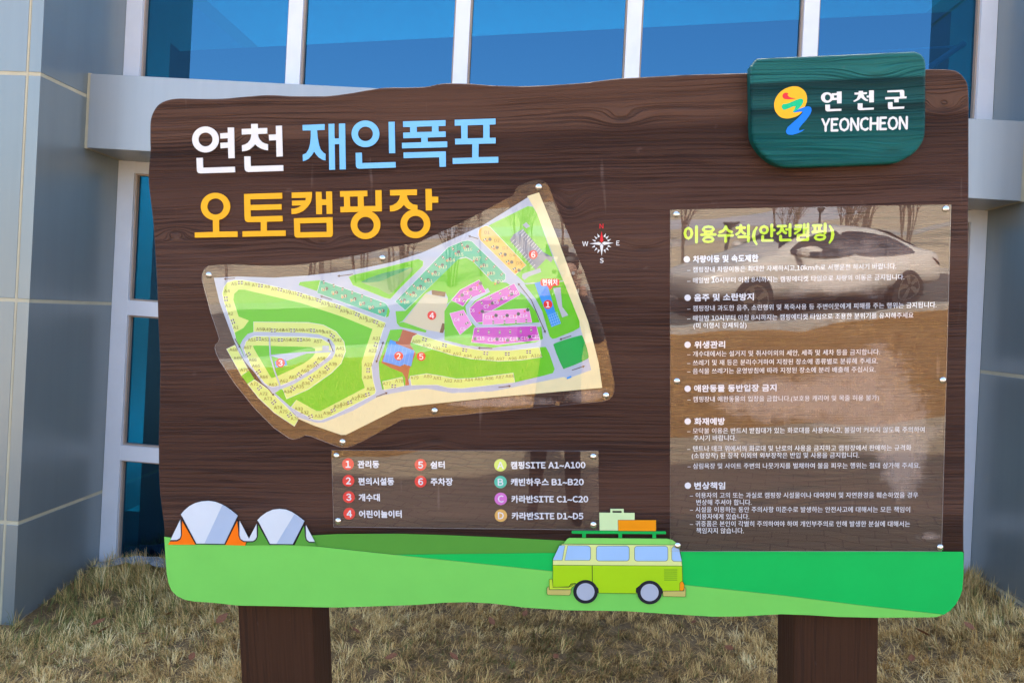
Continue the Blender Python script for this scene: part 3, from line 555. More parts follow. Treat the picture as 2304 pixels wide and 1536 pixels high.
north = [(481, 625), (535, 622), (617, 624.6), (690, 620), (756.5, 612.4), (816, 603.5), (883, 589.5), (948, 569), (1085, 508)]
mpx([(1186.5, 441.5), (1212.7, 433), (1256, 539.5), (1324, 725), (1347, 816.5), (1355, 872), (1108, 894), (903, 915.6), (778.6, 977.7), (767.6, 978), (705.6, 956.7), (672, 942), (650, 915), (880, 860), (1270, 760)], BG)
mpx(north+east+south, RD)
mpx([(504, 680), (500, 660), (504, 645), (511, 635), (528, 630), (546, 630), (595, 639), (672, 657), (772, 688), (868, 726), (861, 744), (849, 784), (836, 824), (840, 857), (846, 879), (843, 886), (794, 912), (750, 934), (723, 945), (706, 944), (672, 926), (655, 916), (667, 899), (628, 893), (560, 800), (532, 764), (526, 745)], LI, edge=WHT)
mpx([(537, 652), (551, 652), (675, 681), (772, 713), (838, 740), (821, 791), (814, 813), (814, 850), (821, 872), (722, 924), (712, 924), (667, 899), (654, 915), (621, 886), (595, 864), (548, 800), (531, 762), (528, 748), (548, 737.5), (560, 721), (537, 712), (525, 674), (527, 661)], LW)
mpx([(570.6, 724), (694.5, 725.4), (727.7, 731), (756.5, 746), (774, 768.5), (777.5, 790.7), (767.6, 817), (745.4, 839), (694.5, 874.8), (661, 890), (644.7, 897), (637, 876), (600, 860), (571, 748)], LI, edge=WHT)
mpx([(540, 776), (546, 764), (557, 751), (573, 746), (683.5, 748.6), (716.7, 752), (743, 762), (754, 777), (754, 793), (747.7, 806), (705.6, 837), (661, 864), (630, 876), (618, 884), (590, 862), (552, 808)], RD)
mpx([(548.5, 784), (553, 768.5), (564, 759.7), (573, 756), (683.5, 757.5), (723, 761), (743, 773), (746.6, 790.7), (736.6, 804), (700, 832), (661, 855), (632.6, 867), (615, 870), (604, 868), (595, 861.5), (564, 821.7)], LI, edge=WHT)
mpx([(571, 783), (577, 777), (640, 779), (701, 780.7), (709, 788.5), (705.6, 799.5), (683.5, 817), (639, 839), (615, 849), (608, 846), (590, 815)], LW, 2)
z = hm+61*ST
mb.line([(606, 757), (608, 800), (618, 835), (630, 867)], 3.2, z, RD); mb.line([(746, 790), (690, 793), (608, 800)], 4, z, RD); mb.px([(608, 800), (690, 795), (646, 811)], z+ST, RD); mb.px([(725.5, 777.5), (740, 777.5), (740, 788), (725.5, 788)], z, LGR); mb.px([(618, 813), (643, 808), (646, 821), (621, 827)], z+ST, BLU)
mpx([(509.7, 785), (528.5, 776), (559.5, 832.7), (543, 845)], LI, edge=WHT); mpx([(543, 845), (560, 833), (573, 853.7), (557, 863.7)], LW); mpx([(557, 863.7), (573, 853.7), (608, 879), (672, 942), (662.4, 958.5), (617, 928), (581.7, 894.7)], LI, edge=WHT)
mpx([(672, 641), (675, 634.5), (721, 630), (714, 655)], LW); mpx([(721, 630), (800, 657), (866, 681), (873, 688), (874, 700), (866, 714), (713, 659)], TE, edge=WHT); mpx([(873, 690), (877, 700), (874, 712), (868, 714)], LW)
mpx([(785, 623.5), (794, 619), (860.5, 603.5), (941, 583), (952, 588), (951, 598), (900, 648), (878, 672), (867, 670), (794, 641)], LW, edge=C(160, 214, 90)); mpx([(812, 634), (860, 617), (920, 602), (927, 610), (890, 650), (875, 662), (850, 648)], C(128, 178, 104), 2); mpx([(812, 634), (860, 615), (926, 601), (880, 622), (850, 634)], C(52, 160, 100), 2)
mpx([(889, 678.5), (1007.6, 556.6), (1039.5, 543), (1053, 540.7), (1062, 543), (1137.5, 617), (1137.5, 628), (1117, 643), (1062, 585), (1048.6, 578.7), (1035, 580.5), (912, 698)], TE, edge=WHT)
mpx([(912, 699), (1030, 584), (1048, 580), (1064, 588), (1115, 643), (1096, 648), (1078, 631), (1036, 652), (1016, 675), (1000, 690), (1008, 671), (1002, 657), (972, 652), (957, 660), (906, 722), (893, 728), (890, 700)], LW); mpx([(900, 735), (893, 727), (907, 724), (960, 743), (958, 748)], LW)
mpx([(957, 660), (1008, 671), (996, 748), (960, 742), (908, 724)], SND); mpx([(971, 652), (1003, 657), (1001, 668), (972, 663)], C(112, 76, 48)); mpx([(995, 727), (1004, 728), (997, 749), (989, 748)], C(112, 76, 48))
mpx([(1000, 765), (1000, 700), (1012, 680), (1042, 650), (1090, 632), (1140, 636), (1180, 665), (1205, 700), (1218, 735), (1222, 762), (1205, 770), (1110, 782), (1050, 777)], LW)
mb.line([(1100, 652), (1066, 672), (1052, 690), (1056, 712), (1075, 733), (1140, 737), (1222, 729)], 10, hm+61*ST, RD)
for p, c in (([(1078, 629.6), (1094, 657), (1053, 673), (1042, 689), (1015.6, 675), (1035, 652.4)], PK), ([(1157, 637.6), (1170.6, 662.7), (1108, 698), (1088, 706), (1086, 724), (1072, 726), (1058, 706), (1056, 694), (1072, 678)], PK), ([(1012, 705), (1043, 697), (1062, 730), (1035, 752.7), (1021, 730)], PK_GLARE), ([(1087, 700), (1190, 693.4), (1197, 725), (1086, 731)], PK_GLARE), ([(1067, 736.7), (1207, 733), (1215, 765), (1119, 775.5), (1061, 769.8)], PK)):
    mb.px(p, hm+62*ST, c); mb.line(p, 1.0, hm+63*ST, WHT, closed=True)  # paler pink plots have reflected glare put into their print colour
mpx([(878, 742), (905, 740), (908, 748), (895, 765), (925, 770), (1017, 799), (1121, 813), (1219, 804), (1214, 781), (1228, 780), (1236, 795), (1248, 830), (1244, 839), (1222, 845), (1158, 860), (1154, 839), (1050, 854), (1026, 852), (960, 840), (924, 846), (910, 868), (860, 876), (854, 848), (852, 815)], LW)
mpx([(906, 741), (940, 751), (929, 757), (923, 775), (936, 795), (930, 808), (921, 832), (918, 850), (921, 866), (912, 867), (912, 850), (905, 838), (880, 828), (858, 816), (863, 800), (882, 765), (897, 768)], BRN)
for p in ([(878, 764), (890.5, 768.5), (891, 773), (932.5, 788.5), (925, 824), (909, 819), (900.5, 824), (860.5, 813)],): mb.px(p, hm+62*ST, BLU)
for k in range(7): mb.line([(873+k*8.5, 769+k*3.2), (865+k*8.5, 812+k*2)], .7, hm+63*ST, C(120, 190, 250))
for p in ([(924.4, 770), (929, 757), (939, 751.5), (994, 768.6), (1040, 781), (1085, 788), (1150, 788), (1212.7, 781), (1219.6, 803), (1170, 810), (1121.6, 812), (1060, 807), (1016.7, 798), (960, 781)], [(922, 846), (960, 840.5), (989, 845), (1026, 852), (1062, 850.7), (1154.6, 839), (1158.5, 860), (1039.5, 873.5), (1007.6, 872), (982.6, 865.5), (925.6, 866.6)], [(860.5, 858), (905, 848), (909, 868), (865, 877)]):
    mb.px(p, hm+62*ST, LI); mb.line(p, .9, hm+63*ST, WHT, closed=True)
mpx([(1099, 507.6), (1187.6, 464), (1199, 465), (1208, 480), (1242, 574), (1267, 631), (1181, 637), (1160, 617), (1184, 596.5), (1103, 511)], C(128, 208, 70))
mpx([(1180, 640), (1268, 633), (1304, 723), (1304, 737), (1290, 745), (1250, 761), (1243, 762), (1237, 757), (1220, 700), (1205, 672)], LW)
p = [(1076, 528), (1077, 518), (1083, 511), (1094, 507.6), (1103, 511), (1184, 596.5), (1159, 618), (1080, 540)]; mb.px(p, hm+62*ST, ORG); mb.line(p, 1, hm+63*ST, WHT, closed=True)
mb.px([(1147, 540), (1156, 527), (1176, 515), (1222, 567), (1246, 580), (1240, 590), (1229, 582), (1205, 607)], hm+62*ST, GRY)
for k in range(11): t = k/10; mb.line([(1177+t*42, 517+t*46), (1169+t*42, 526+t*46)], .8, hm+63*ST, WHT); mb.line([(1158+t*46, 539+t*56), (1150+t*46, 547+t*56)], .8, hm+63*ST, WHT)
for p in ([(1176, 506), (1184, 500), (1192, 509), (1184, 514)], [(1174, 624), (1176, 616), (1215, 603), (1218, 612), (1190, 622), (1180, 630)]): mb.px(p, hm+63*ST, LGR)
mb.px([(1202.5, 637), (1228.7, 630), (1249, 700), (1262, 727.6), (1241, 735.6), (1231, 707), (1215, 670)], hm+62*ST, BLU); mb.px([(1244.6, 648), (1261, 646), (1265, 690), (1279, 709), (1265, 714), (1256, 690)], hm+62*ST, LGR)
for k in range(5): mb.line([(1235+k*4.6, 709-k*1.6), (1243+k*4.6, 733-k*1.6)], .7, hm+63*ST, C(150, 206, 250)); mb.line([(1233+k*2, 710+k*6), (1254+k*2, 702+k*6)], .7, hm+63*ST, C(150, 206, 250))
mpx(catmull([(1247, 781), (1251, 771), (1301, 755.5), (1312, 759), (1324, 797), (1318, 809), (1274, 827.5), (1265, 825)], 3), DG); mb.px([(1275, 849), (1285, 845), (1286, 849), (1276, 853)], hm+63*ST, BLU)
# parked-car symbols, cabins and pitches on the map
CAR = C(62, 64, 58); zc = hm+66*ST
def mcar(x, y, a):
    ca, sa = math.cos(a), math.sin(a)
    def q(pp): return [(x+px_*ca-py_*sa, y+px_*sa+py_*ca) for px_, py_ in pp]
    mb.px(q([(-1.9, -4.2), (1.9, -4.2), (2.0, 4.2), (-2.0, 4.2)]), zc, C(216, 220, 200))
    for y0, y1 in ((-3.4, -1.2), (1.6, 3.6)): mb.px(q([(-2.0, y0), (2.0, y0), (2.0, y1), (-2.0, y1)]), zc+ST*2, CAR)
for f_, lst in ((a2, [(455, 1155, 0), (660, 1185, .1), (858, 1225, .2), (1058, 1275, .25), (1255, 1335, .28), (1450, 1400, .3), (310, 1320, 1.5)]), (a4, [(380, 195, 1.2), (1645, 125, .35), (1832, 200, .35), (790, 285, 0), (988, 285, 0), (1190, 285, .05), (1390, 340, .6), (640, 370, 0), (862, 382, 0), (1058, 380, 0), (1832, 430, 1.9), (1755, 690, 1.6), (1225, 625, .9), (1337, 668, .8), (1172, 780, .7), (1055, 735, .7), (990, 872, .6), (535, 530, -.6), (640, 705, -.6), (650, 870, -.7), (795, 1015, -.7), (955, 1145, -.6), (1748, 935, -.3), (1567, 1015, -.3), (1398, 1095, -.4), (1170, 1158, -.4), (2015, 850, .1)]), (a5, [(330, 718, .3), (527, 775, .2), (727, 822, .2), (935, 853, .1), (1147, 860, 0), (1358, 840, 0)])):
    for x, y, a in lst:
        (X, Y), = f_([(x, y)]); ca, sa = math.cos(a), math.sin(a); mcar(X-3.3*ca, Y-3.3*sa, a); mcar(X+3.3*ca, Y+3.3*sa, a)
for f_, lst in ((a2, [(1303, 1150, -.2), (1405, 1185, -.2), (1495, 1220, .2), (1592, 1255, .1), (1692, 1292, .1), (1785, 1333, .1), (1880, 1372, .1)]), (a3, [(88, 1290, -.8), (155, 1225, -.8), (225, 1153, -.8), (298, 1083, -.8), (370, 1012, -.8), (442, 945, -.8), (512, 873, -.8), (610, 790, -.4), (700, 748, -.4), (865, 812, .7), (942, 885, .7), (1020, 962, .7), (1092, 1040, .7), (925, 698, 1), (1003, 768, 1), (1078, 838, 1), (1150, 912, 1), (1217, 985, 1), (880, 1208, -.6), (788, 1258, -.6), (715, 1305, -.8), (1165, 1178, -.5), (1075, 1225, -.5), (985, 1275, -.5), (893, 1322, -.5)]), (a5, [(860, 632, .1), (965, 645, 0), (1072, 648, 0), (1175, 643, 0), (1280, 637, 0), (1383, 622, -.1), (1008, 548, 0), (1120, 548, 0), (1232, 543, 0), (1335, 533, 0), (695, 472, 1.5), (748, 558, 1)])):
    for x, y, a in lst: (X, Y), = f_([(x, y)]); mcar(X, Y, a)
CAB = C(84, 90, 88)
for f_, lst in ((a2, [(1330, 1215), (1430, 1255), (1522, 1290), (1618, 1320), (1708, 1365), (1800, 1405), (1905, 1440)]), (a3, [(130, 1295), (220, 1225), (290, 1160), (365, 1095), (435, 1020), (505, 950), (580, 890), (665, 820), (752, 765), (845, 895), (915, 950), (985, 1030), (1055, 1120), (975, 695), (1045, 775), (1125, 845), (1190, 920), (1262, 1000), (880, 1130), (785, 1190), (700, 1245), (1190, 1235), (1090, 1285), (1000, 1325)]), (a5, [(1035, 480), (1145, 480), (1255, 465), (1348, 425), (900, 440), (1045, 715), (1150, 725), (1255, 712), (1365, 690), (830, 710)])):
    for k, (x, y) in enumerate(lst):
        (X, Y), = f_([(x, y)]); mb.px([(X-3.6, Y-1), (X-1, Y-4.2), (X+3.6, Y-2.6), (X+4, Y+2), (X+1, Y+4), (X-3, Y+3)], zc-ST, CAB); mb.px(ell(X-6.5, Y+3.5, 2.2, 2.2, 10), zc-ST, C(224, 120, 70) if f_ is not a5 else C(232, 84, 110))
# pitch numbers
LB = [(a2, KHK, 'A5 390 1168 A6 525 1168 A7 600 1180 A8 728 1195 A9 797 1220 A10 925 1245 A11 990 1260 A12 1125 1300 A13 1190 1320 A14 1318 1365 A15 1385 1385 A16 1508 1440 A17 1578 1460 A18 1705 1512 A4 320 1240 A3 328 1388 A2 353 1470'),
 (a4, KHK, 'A1 410 255 A19 1770 185 A20 1890 235 A21 1840 365 A22 1800 490 A23 1755 632 A24 1750 760 A25 1780 878 A26 1685 948 A27 1625 975 A28 1507 1032 A29 1445 1055 A30 1340 1125 A31 1252 1153 A32 1108 1118 A33 1048 1080 A34 938 905 A35 1060 855 A36 1120 820 A37 1233 752 A38 1290 710 A39 1395 627 A40 1455 540 A41 1470 468 A42 1445 383 A43 1332 303 A44 1260 290 A45 1127 282 A46 1055 280 A47 922 280 A48 857 280 A49 725 275 A50 658 272 A51 572 380 A52 710 377 A53 803 383 A54 930 380 A55 995 380 A56 1128 380 A57 1242 395 A58 1277 570 A59 1170 650 A60 1112 693 A61 990 760 A62 898 797 A63 785 835 A64 692 757 A65 615 645 A66 580 583 A67 527 457 A68 385 480 A69 427 567 A70 495 685 A71 597 828 A72 690 928 A73 735 977 A74 838 1067 A75 893 1110 A76 1008 1180 A77 1943 825 A78 2070 797'),
 (a5, KHK, 'A79 230 1093 A80 362 1080 A81 457 1098 A82 563 1125 A83 660 1125 A84 767 1115 A85 865 1107 A86 970 1100 A87 1073 1088 A88 1170 1078 A89 248 735 A90 350 775 A91 447 800 A92 548 830 A93 650 858 A94 755 878 A95 858 898 A96 975 905 A97 1077 908 A98 1198 905 A99 1300 893 A100 1435 877'),
 (a2, C(224, 232, 190), 'B1 1305 1222 B2 1410 1257 B3 1505 1293 B4 1598 1332 B5 1690 1365 B6 1785 1405 B7 1882 1443'),
 (a3, C(224, 232, 190), 'B8 155 1315 B9 228 1248 B10 300 1178 B11 372 1105 B12 443 1037 B13 515 967 B14 590 900 B15 675 845 B16 763 795 B17 848 883 B18 920 955 B19 988 1030 B20 1063 1105'),
 (a5, WHT, 'C1 828 212 C2 738 258 C3 655 327 C4 648 522 C5 708 612 C6 798 430 C7 940 393 C8 1035 350 C9 1120 307 C10 1208 253 C11 967 497 C12 1092 497 C13 1205 492 C14 1307 483 C15 882 705 C16 993 718 C17 1100 718 C18 1212 712 C19 1318 705 C20 1423 688'),
 (a3, KHK, 'D1 948 627 D2 1045 707 D3 1127 780 D4 1198 853 D5 1265 930')]
for f_, c, s in LB:
    s = s.split()
    for i in range(0, len(s), 3):
        (X, Y), = f_([(float(s[i+1]), float(s[i+2]))]); text(mb, s[i], X, Y, None, 7.0, hm+68*ST, c, 0.010, (0.38, 0.74), center=True)
for f_, a, b, dbl in ((a4, (400, 370), (455, 465), 0), (a4, (740, 880), (800, 950), 0), (a4, (1400, 500), (1345, 370), 0), (a4, (1835, 615), (1910, 395), 1), (a4, (1835, 960), (1955, 915), 0), (a5, (1060, 1190), (1185, 1175), 0), (a5, (1000, 805), (855, 800), 0), (a5, (1780, 680), (1660, 720), 0), (a5, (1785, 1020), (1915, 978), 0), (a5, (1385, 330), (1250, 160), 0), (a5, (1385, 330), (1525, 655), 0), (a2, (400, 1110), (285, 1120), 0), (a2, (1390, 1330), (1265, 1290), 0), (a3, (860, 690), (760, 660), 0), (a2, (1600, 1070), (1440, 1090), 0)):
    p0, p1 = (np.array(q) for q in f_([a, b])); d = p1-p0; d /= np.linalg.norm(d); nn = np.array([-d[1], d[0]]); zz = hm+67*ST
    mb.px([p0-nn*.9, p1-d*4-nn*.9, p1-d*4+nn*.9, p0+nn*.9], zz, ARR); mb.px([p1, p1-d*5.5+nn*3, p1-d*5.5-nn*3], zz+ST, ARR)
    if dbl: mb.px([p0, p0+d*5.5+nn*3, p0+d*5.5-nn*3], zz+ST, ARR)
mb.build('map_print', mp)
for f_, x, y, t in ((a5, 1548, 372, '1'), (a4, 2065, 545, '2'), (a4, 863, 615, '3'), (a5, 402, 480, '4'), (a5, 297, 885, '5'), (a3, 1403, 845, '6')):
    mb = MB(); (X, Y), = f_([(x, y)]); mb.px(ell(X, Y, 10, 10, 28), hm+70*ST, C(226, 40, 40)); text(mb, t, X, Y, None, 12.5, hm+73*ST, WHT, .02, (0.38, 0.74), center=True); mb.build('number_badge', mp)
mb = MB(); mb.px(a3([(1490, 1085), (1645, 1085), (1660, 1100), (1660, 1142), (1645, 1155), (1605, 1155), (1570, 1195), (1540, 1155), (1490, 1155), (1475, 1142), (1475, 1100)]), hm+70*ST, C(232, 52, 48)); (X, Y), = a3([(1568, 1119)]); text(mb, '현위치', X-17, Y, X+16, 13.2, hm+73*ST, WHT, .03); mb.build('here_marker', mp)
bolts(mp, [(470, 618.6), (860.5, 580.8), (1212, 421), (1363.6, 889.4), (978, 924), (771, 994)])

# --- pale residue where the acrylic sticks to the board
def residue(name, lp, blobs, h, parent):
    m, t, out = newmat('sticking_residue_'+name); n = N(t); uv = n.add('ShaderNodeUVMap'); sp = n.add('ShaderNodeSeparateXYZ'); n.L(uv.outputs[0], sp.inputs[0])
    def nz(su, sv, sd, det=4.0):
        mp_ = n.add('ShaderNodeMapping'); mp_.inputs['Scale'].default_value = (su, sv, 1); mp_.inputs['Location'].default_value = (sd, sd, 0); n.L(uv.outputs[0], mp_.inputs[0])
        z = n.add('ShaderNodeTexNoise', i_Scale=1.0, i_Detail=det, i_Roughness=0.62); n.L(mp_.outputs[0], z.inputs['Vector']); return z.outputs[0]
    tot = None
    for x, y, ru, rv, a in blobs:
        u, v = UV(x, y); dx = n.math('DIVIDE', n.math('SUBTRACT', sp.outputs[0], u), ru); dy = n.math('DIVIDE', n.math('SUBTRACT', sp.outputs[1], v), rv)
        g = n.math('MULTIPLY', n.math('POWER', 2.718, n.math('MULTIPLY', n.math('ADD', n.math('MULTIPLY', dx, dx), n.math('MULTIPLY', dy, dy)), -1.0)), a)
        tot = g if tot is None else n.math('ADD', tot, g)
    st = n.math('ADD', n.math('MULTIPLY', nz(7, 210, 1), 0.55), n.math('MULTIPLY', nz(190, 10, 3), 0.32)); st = n.math('ADD', st, n.math('MULTIPLY', nz(20, 20, 7), 0.50))
    f = n.ramp(n.math('SUBTRACT', n.math('ADD', st, tot), 0.70), [(0.26, (0, 0, 0)), (0.36, (.30, .30, .30)), (0.55, (.52, .52, .52))])
    tr = n.add('ShaderNodeBsdfTransparent'); df = n.add('ShaderNodeBsdfDiffuse', i_Color=(0.42, 0.325, 0.295, 1)); mx = n.add('ShaderNodeMixShader')
    n.L(f, mx.inputs[0]); n.L(tr.outputs[0], mx.inputs[1]); n.L(df.outputs[0], mx.inputs[2]); n.L(mx.outputs[0], out.inputs[0])
    mb = MB(); mb.px(lp, h, m); mb.build(name, parent)
residue('residue', [(1512, 480), (2136, 468), (2115, 1234), (1512, 1234)], [(1880, 890, .26, .11, .44), (2020, 985, .17, .12, .42), (1700, 900, .20, .07, .38), (1840, 645, .26, .06, .36), (1960, 570, .20, .08, .40), (1760, 720, .26, .03, .26), (2030, 1070, .06, .11, .42), (1640, 1005, .16, .05, .36), (1970, 800, .12, .10, .32), (1640, 545, .18, .03, .24), (2090, 1205, .06, .015, .46)], .0030, rules)
residue('residue', [(820, 935), (900, 918), (1108, 896), (1355, 875), (1378, 866), (1376, 892), (1356, 900), (1199, 914), (905, 940)], [(1180, 900, .22, .025, .44), (1060, 905, .12, .02, .34), (1330, 880, .06, .03, .4)], .0030, mp)
residue('residue', [(690, 600), (1150, 447), (1160, 470), (950, 568), (800, 604)], [(860, 592, .1, .018, .34), (940, 565, .06, .02, .3)], .0030, mp)
#PART4
# ---------------------------------------------------------------- ground
GS = 0.06
def g0(x): return GS*(x-1.0)-0.01                     # the whole site climbs gently to the right
SL = -0.0185                                          # the building's courses fall slightly to the right
def smooth(t): t = np.clip(t, 0, 1); return t*t*(3-2*t)
def lawn_z(x, y):
    x = np.asarray(x, float); y = np.asarray(y, float)
    base = -0.36+0.068*(np.clip(x, -7, 5)+3.15)
    base = base+0.10*np.exp(-((x+2.75)**2/0.5+(y-5.2)**2/0.35))+0.03*np.exp(-((x-2.6)**2/0.3+(y-5.1)**2/0.5))
    base = base+0.022*np.sin(x*2.3+1.2*y)*np.sin(y*2.9-0.6*x)+0.012*np.sin(x*5.1)*np.sin(y*4.7)
    t = smooth((y-0.9)/2.6)
    return (-0.125+g0(np.clip(x, -30, 30)))*(1-t)+base*t
def soil(name, c1, c2, c3, sc):
    m, t, out = newmat(name); n = N(t); tc = n.add('ShaderNodeTexCoord'); b = n.add('ShaderNodeBsdfPrincipled', i_Roughness=0.95)
    z1 = n.add('ShaderNodeTexNoise', i_Scale=sc, i_Detail=8.0, i_Roughness=0.7); z2 = n.add('ShaderNodeTexNoise', i_Scale=sc*14, i_Detail=6.0, i_Roughness=0.75)
    n.L(tc.outputs['Object'], z1.inputs[0]); n.L(tc.outputs['Object'], z2.inputs[0])
    a = n.ramp(z1.outputs[0], [(0.35, c1), (0.62, c2)]); n.L(n.mix(n.ramp(z2.outputs[0], [(0.4, (0, 0, 0)), (0.65, (1, 1, 1))]), a, (*c3, 1)), b.inputs[0])
    bp = n.add('ShaderNodeBump', i_Strength=0.8, i_Distance=0.02); n.L(z2.outputs[0], bp.inputs['Height']); n.L(bp.outputs[0], b.inputs['Normal']); n.L(b.outputs[0], out.inputs[0]); return m
SOIL = soil('dry_thatch', (0.17, 0.105, 0.045), (0.25, 0.16, 0.07), (0.10, 0.06, 0.026), 1.6)
def grid(name, xs, ys, zf, mat):
    X, Y = np.meshgrid(xs, ys); Zz = zf(X, Y); k = len(xs)
    v = np.stack([X, Y, Zz], -1).reshape(-1, 3); f = [(j*k+i, j*k+i+1, (j+1)*k+i+1, (j+1)*k+i) for j in range(len(ys)-1) for i in range(k-1)]
    me = bpy.data.meshes.new(name); me.from_pydata(v.tolist(), [], f); me.materials.append(mat)
    for p in me.polygons: p.use_smooth = True
    return put(name, me)
tag(grid('lawn', np.concatenate([np.linspace(-40, -6, 12), np.linspace(-5.6, 5.6, 90), np.linspace(6, 40, 12)]), np.concatenate([np.linspace(0.9, 6.2, 60), np.linspace(7, 40, 8)]), lawn_z, SOIL), kind='structure')
DRY = soil('sunlit_dry_grass', (0.36, 0.19, 0.055), (0.46, 0.26, 0.085), (0.26, 0.13, 0.035), 0.8)
def sheet(name, pts, z, mat, kind='structure'):
    mb = MB(); L = [Vector((p[0], p[1], 0)) for p in pts]
    for t in tessellate_polygon([L]):
        q = [pts[k] for k in t]; ar = (q[1][0]-q[0][0])*(q[2][1]-q[0][1])-(q[2][0]-q[0][0])*(q[1][1]-q[0][1]); q = q if ar > 0 else q[::-1]
        mb.face([(*p, z+g0(p[0])) for p in q], mat)
    return tag(mb.build(name), kind=kind)
sheet('ground', [(-260, 0.9), (-260, -400), (260, -400), (260, 0.9)], -0.15, DRY)
# paved forecourt of clay blocks
m, t, out = newmat('beige_paving_blocks'); n = N(t); tc = n.add('ShaderNodeTexCoord'); mp_ = n.add('ShaderNodeMapping'); mp_.inputs['Rotation'].default_value[2] = R(-18); n.L(tc.outputs['Object'], mp_.inputs[0])
bk = n.add('ShaderNodeTexBrick', i_Scale=1.0); bk.inputs['Brick Width'].default_value = 0.2; bk.inputs['Row Height'].default_value = 0.1; bk.inputs['Mortar Size'].default_value = 0.004
bk.inputs['Color1'].default_value = (0.42, 0.33, 0.21, 1); bk.inputs['Color2'].default_value = (0.36, 0.28, 0.18, 1); bk.inputs['Mortar'].default_value = (0.14, 0.11, 0.08, 1)
n.L(mp_.outputs[0], bk.inputs['Vector']); b = n.add('ShaderNodeBsdfPrincipled', i_Roughness=0.85); n.L(bk.outputs[0], b.inputs[0]); n.L(b.outputs[0], out.inputs[0]); PAVE = m
sheet('paving', [(-14, 0.9), (-14, 0.8), (-6, -0.55), (-2.3, -1.3), (1.15, -2.0), (3.95, -2.62), (30, -8.0), (30, 0.9)], -0.125, PAVE)
KERB = paint('pale_kerb_stone', (0.42, 0.40, 0.36, 1), rough=0.8, var=0.08, scale=8)
ASPH = soil('asphalt', (0.13, 0.12, 0.115), (0.17, 0.16, 0.15), (0.09, 0.085, 0.08), 3.0)
PALE = soil('pale_dry_slope', (0.52, 0.43, 0.29), (0.62, 0.53, 0.38), (0.38, 0.31, 0.20), 0.5)
RDV = np.array([0.951, -0.309]); RDN = np.array([0.309, 0.951]); RP = np.array([3.36, -7.4])
def rq(a, b_): return tuple(RP+RDV*a-RDN*b_)
sheet('road', [rq(-16, .0), rq(60, .0), rq(60, 4.4), rq(-16, 4.4)], -0.144, ASPH)
for k, (b0, zt) in enumerate(((-0.16, -0.03), (4.4, -0.03))):
    mb = MB(); p = [rq(-16, b0), rq(60, b0), rq(60, b0+.16), rq(-16, b0+.16)]
    for i in range(4): mb.face([(*p[i-1], -.3+g0(p[i-1][0])), (*p[i], -.3+g0(p[i][0])), (*p[i], zt+g0(p[i][0])), (*p[i-1], zt+g0(p[i-1][0]))], KERB)
    mb.face([(*q, zt+g0(q[0])) for q in p], KERB); tag(mb.build('kerb'), kind='structure')
sheet('slope', [rq(-16, 4.7), rq(120, 4.7), rq(160, 60), rq(-60, 60)], -0.143, PALE)
def ribbon(name, pts, wd, z, mat):
    c = catmull(pts, 8, closed=False); l, r = [], []
    for i, p in enumerate(c):
        d = c[min(i+1, len(c)-1)]-c[max(i-1, 0)]; d /= np.linalg.norm(d); nn = np.array([-d[1], d[0]])*wd/2; l.append(p+nn); r.append(p-nn)
    mb = MB()
    for i in range(len(c)-1): mb.face([(*q, z+g0(q[0])) for q in (l[i], r[i], r[i+1], l[i+1])], mat)
    return tag(mb.build(name), kind='structure')
GREYP = paint('grey_drive', (0.46, 0.46, 0.48, 1), rough=0.8, var=0.05)
ribbon('drive', [(-40, -34), (-8, -32), (4, -33), (12, -40), (22, -60), (30, -90)], 7.0, -0.136, GREYP)
ribbon('path', [(-40, -22), (-6, -20.5), (5, -24), (12, -29), (24, -33), (50, -35)], 2.2, -0.136, KERB)

# ---------------------------------------------------------------- the building
bld = empty('building', (-0.2, 5.0, -0.4)); tag(bld, 'grey panelled building with blue tinted windows and pale frames behind the sign', 'building')
CLAD = cladding('grey_aluminium_cladding', (0.255, 0.292, 0.302), 0.36, 0.42)
SEAL = paint('cream_sealant', (0.50, 0.46, 0.33, 1), rough=0.7, var=0.05)
FASC = cladding('silver_fascia_sheet', (0.345, 0.375, 0.405), 0.38, 0.3)
FRM = paint('white_window_frame', (0.72, 0.75, 0.82, 1), rough=0.4, var=0.015)
TRIM = paint('pink_beige_gasket', (0.36, 0.29, 0.24, 1), rough=0.6, var=0.03)
def part(name, boxes, mat, parent=bld, bv=0.0, slope=0.0):
    mb = MB()
    for b in boxes: mb.box(*b, mat, slope=slope)
    o = mb.build(name, parent)
    if bv: bevel(o, bv)
    return o
JZ = [-1.1, 0.259, 1.599, 2.966, 4.2]; GJ = 0.011; ROOF = 4.4
# left pier
for k in range(5):
    z0 = JZ[k]+GJ if k else -1.1; z1 = JZ[k+1]-GJ if k < 4 else ROOF
    part('wall_panel', [(-3.265, -3.19, 4.5, 5.46, z0, z1)], CLAD, bv=.002)
    for xa in (-4.62, -5.97, -7.32): part('wall_panel', [(xa+.018, xa+1.337, 4.5, 4.6, z0, z1)], CLAD, bv=.002)
part('sealant', [(-7.3, -3.268, 4.503, 4.59, -1.1, 4.35), (-3.27, -3.1925, 4.503, 5.45, -1.1, 4.35)], SEAL)
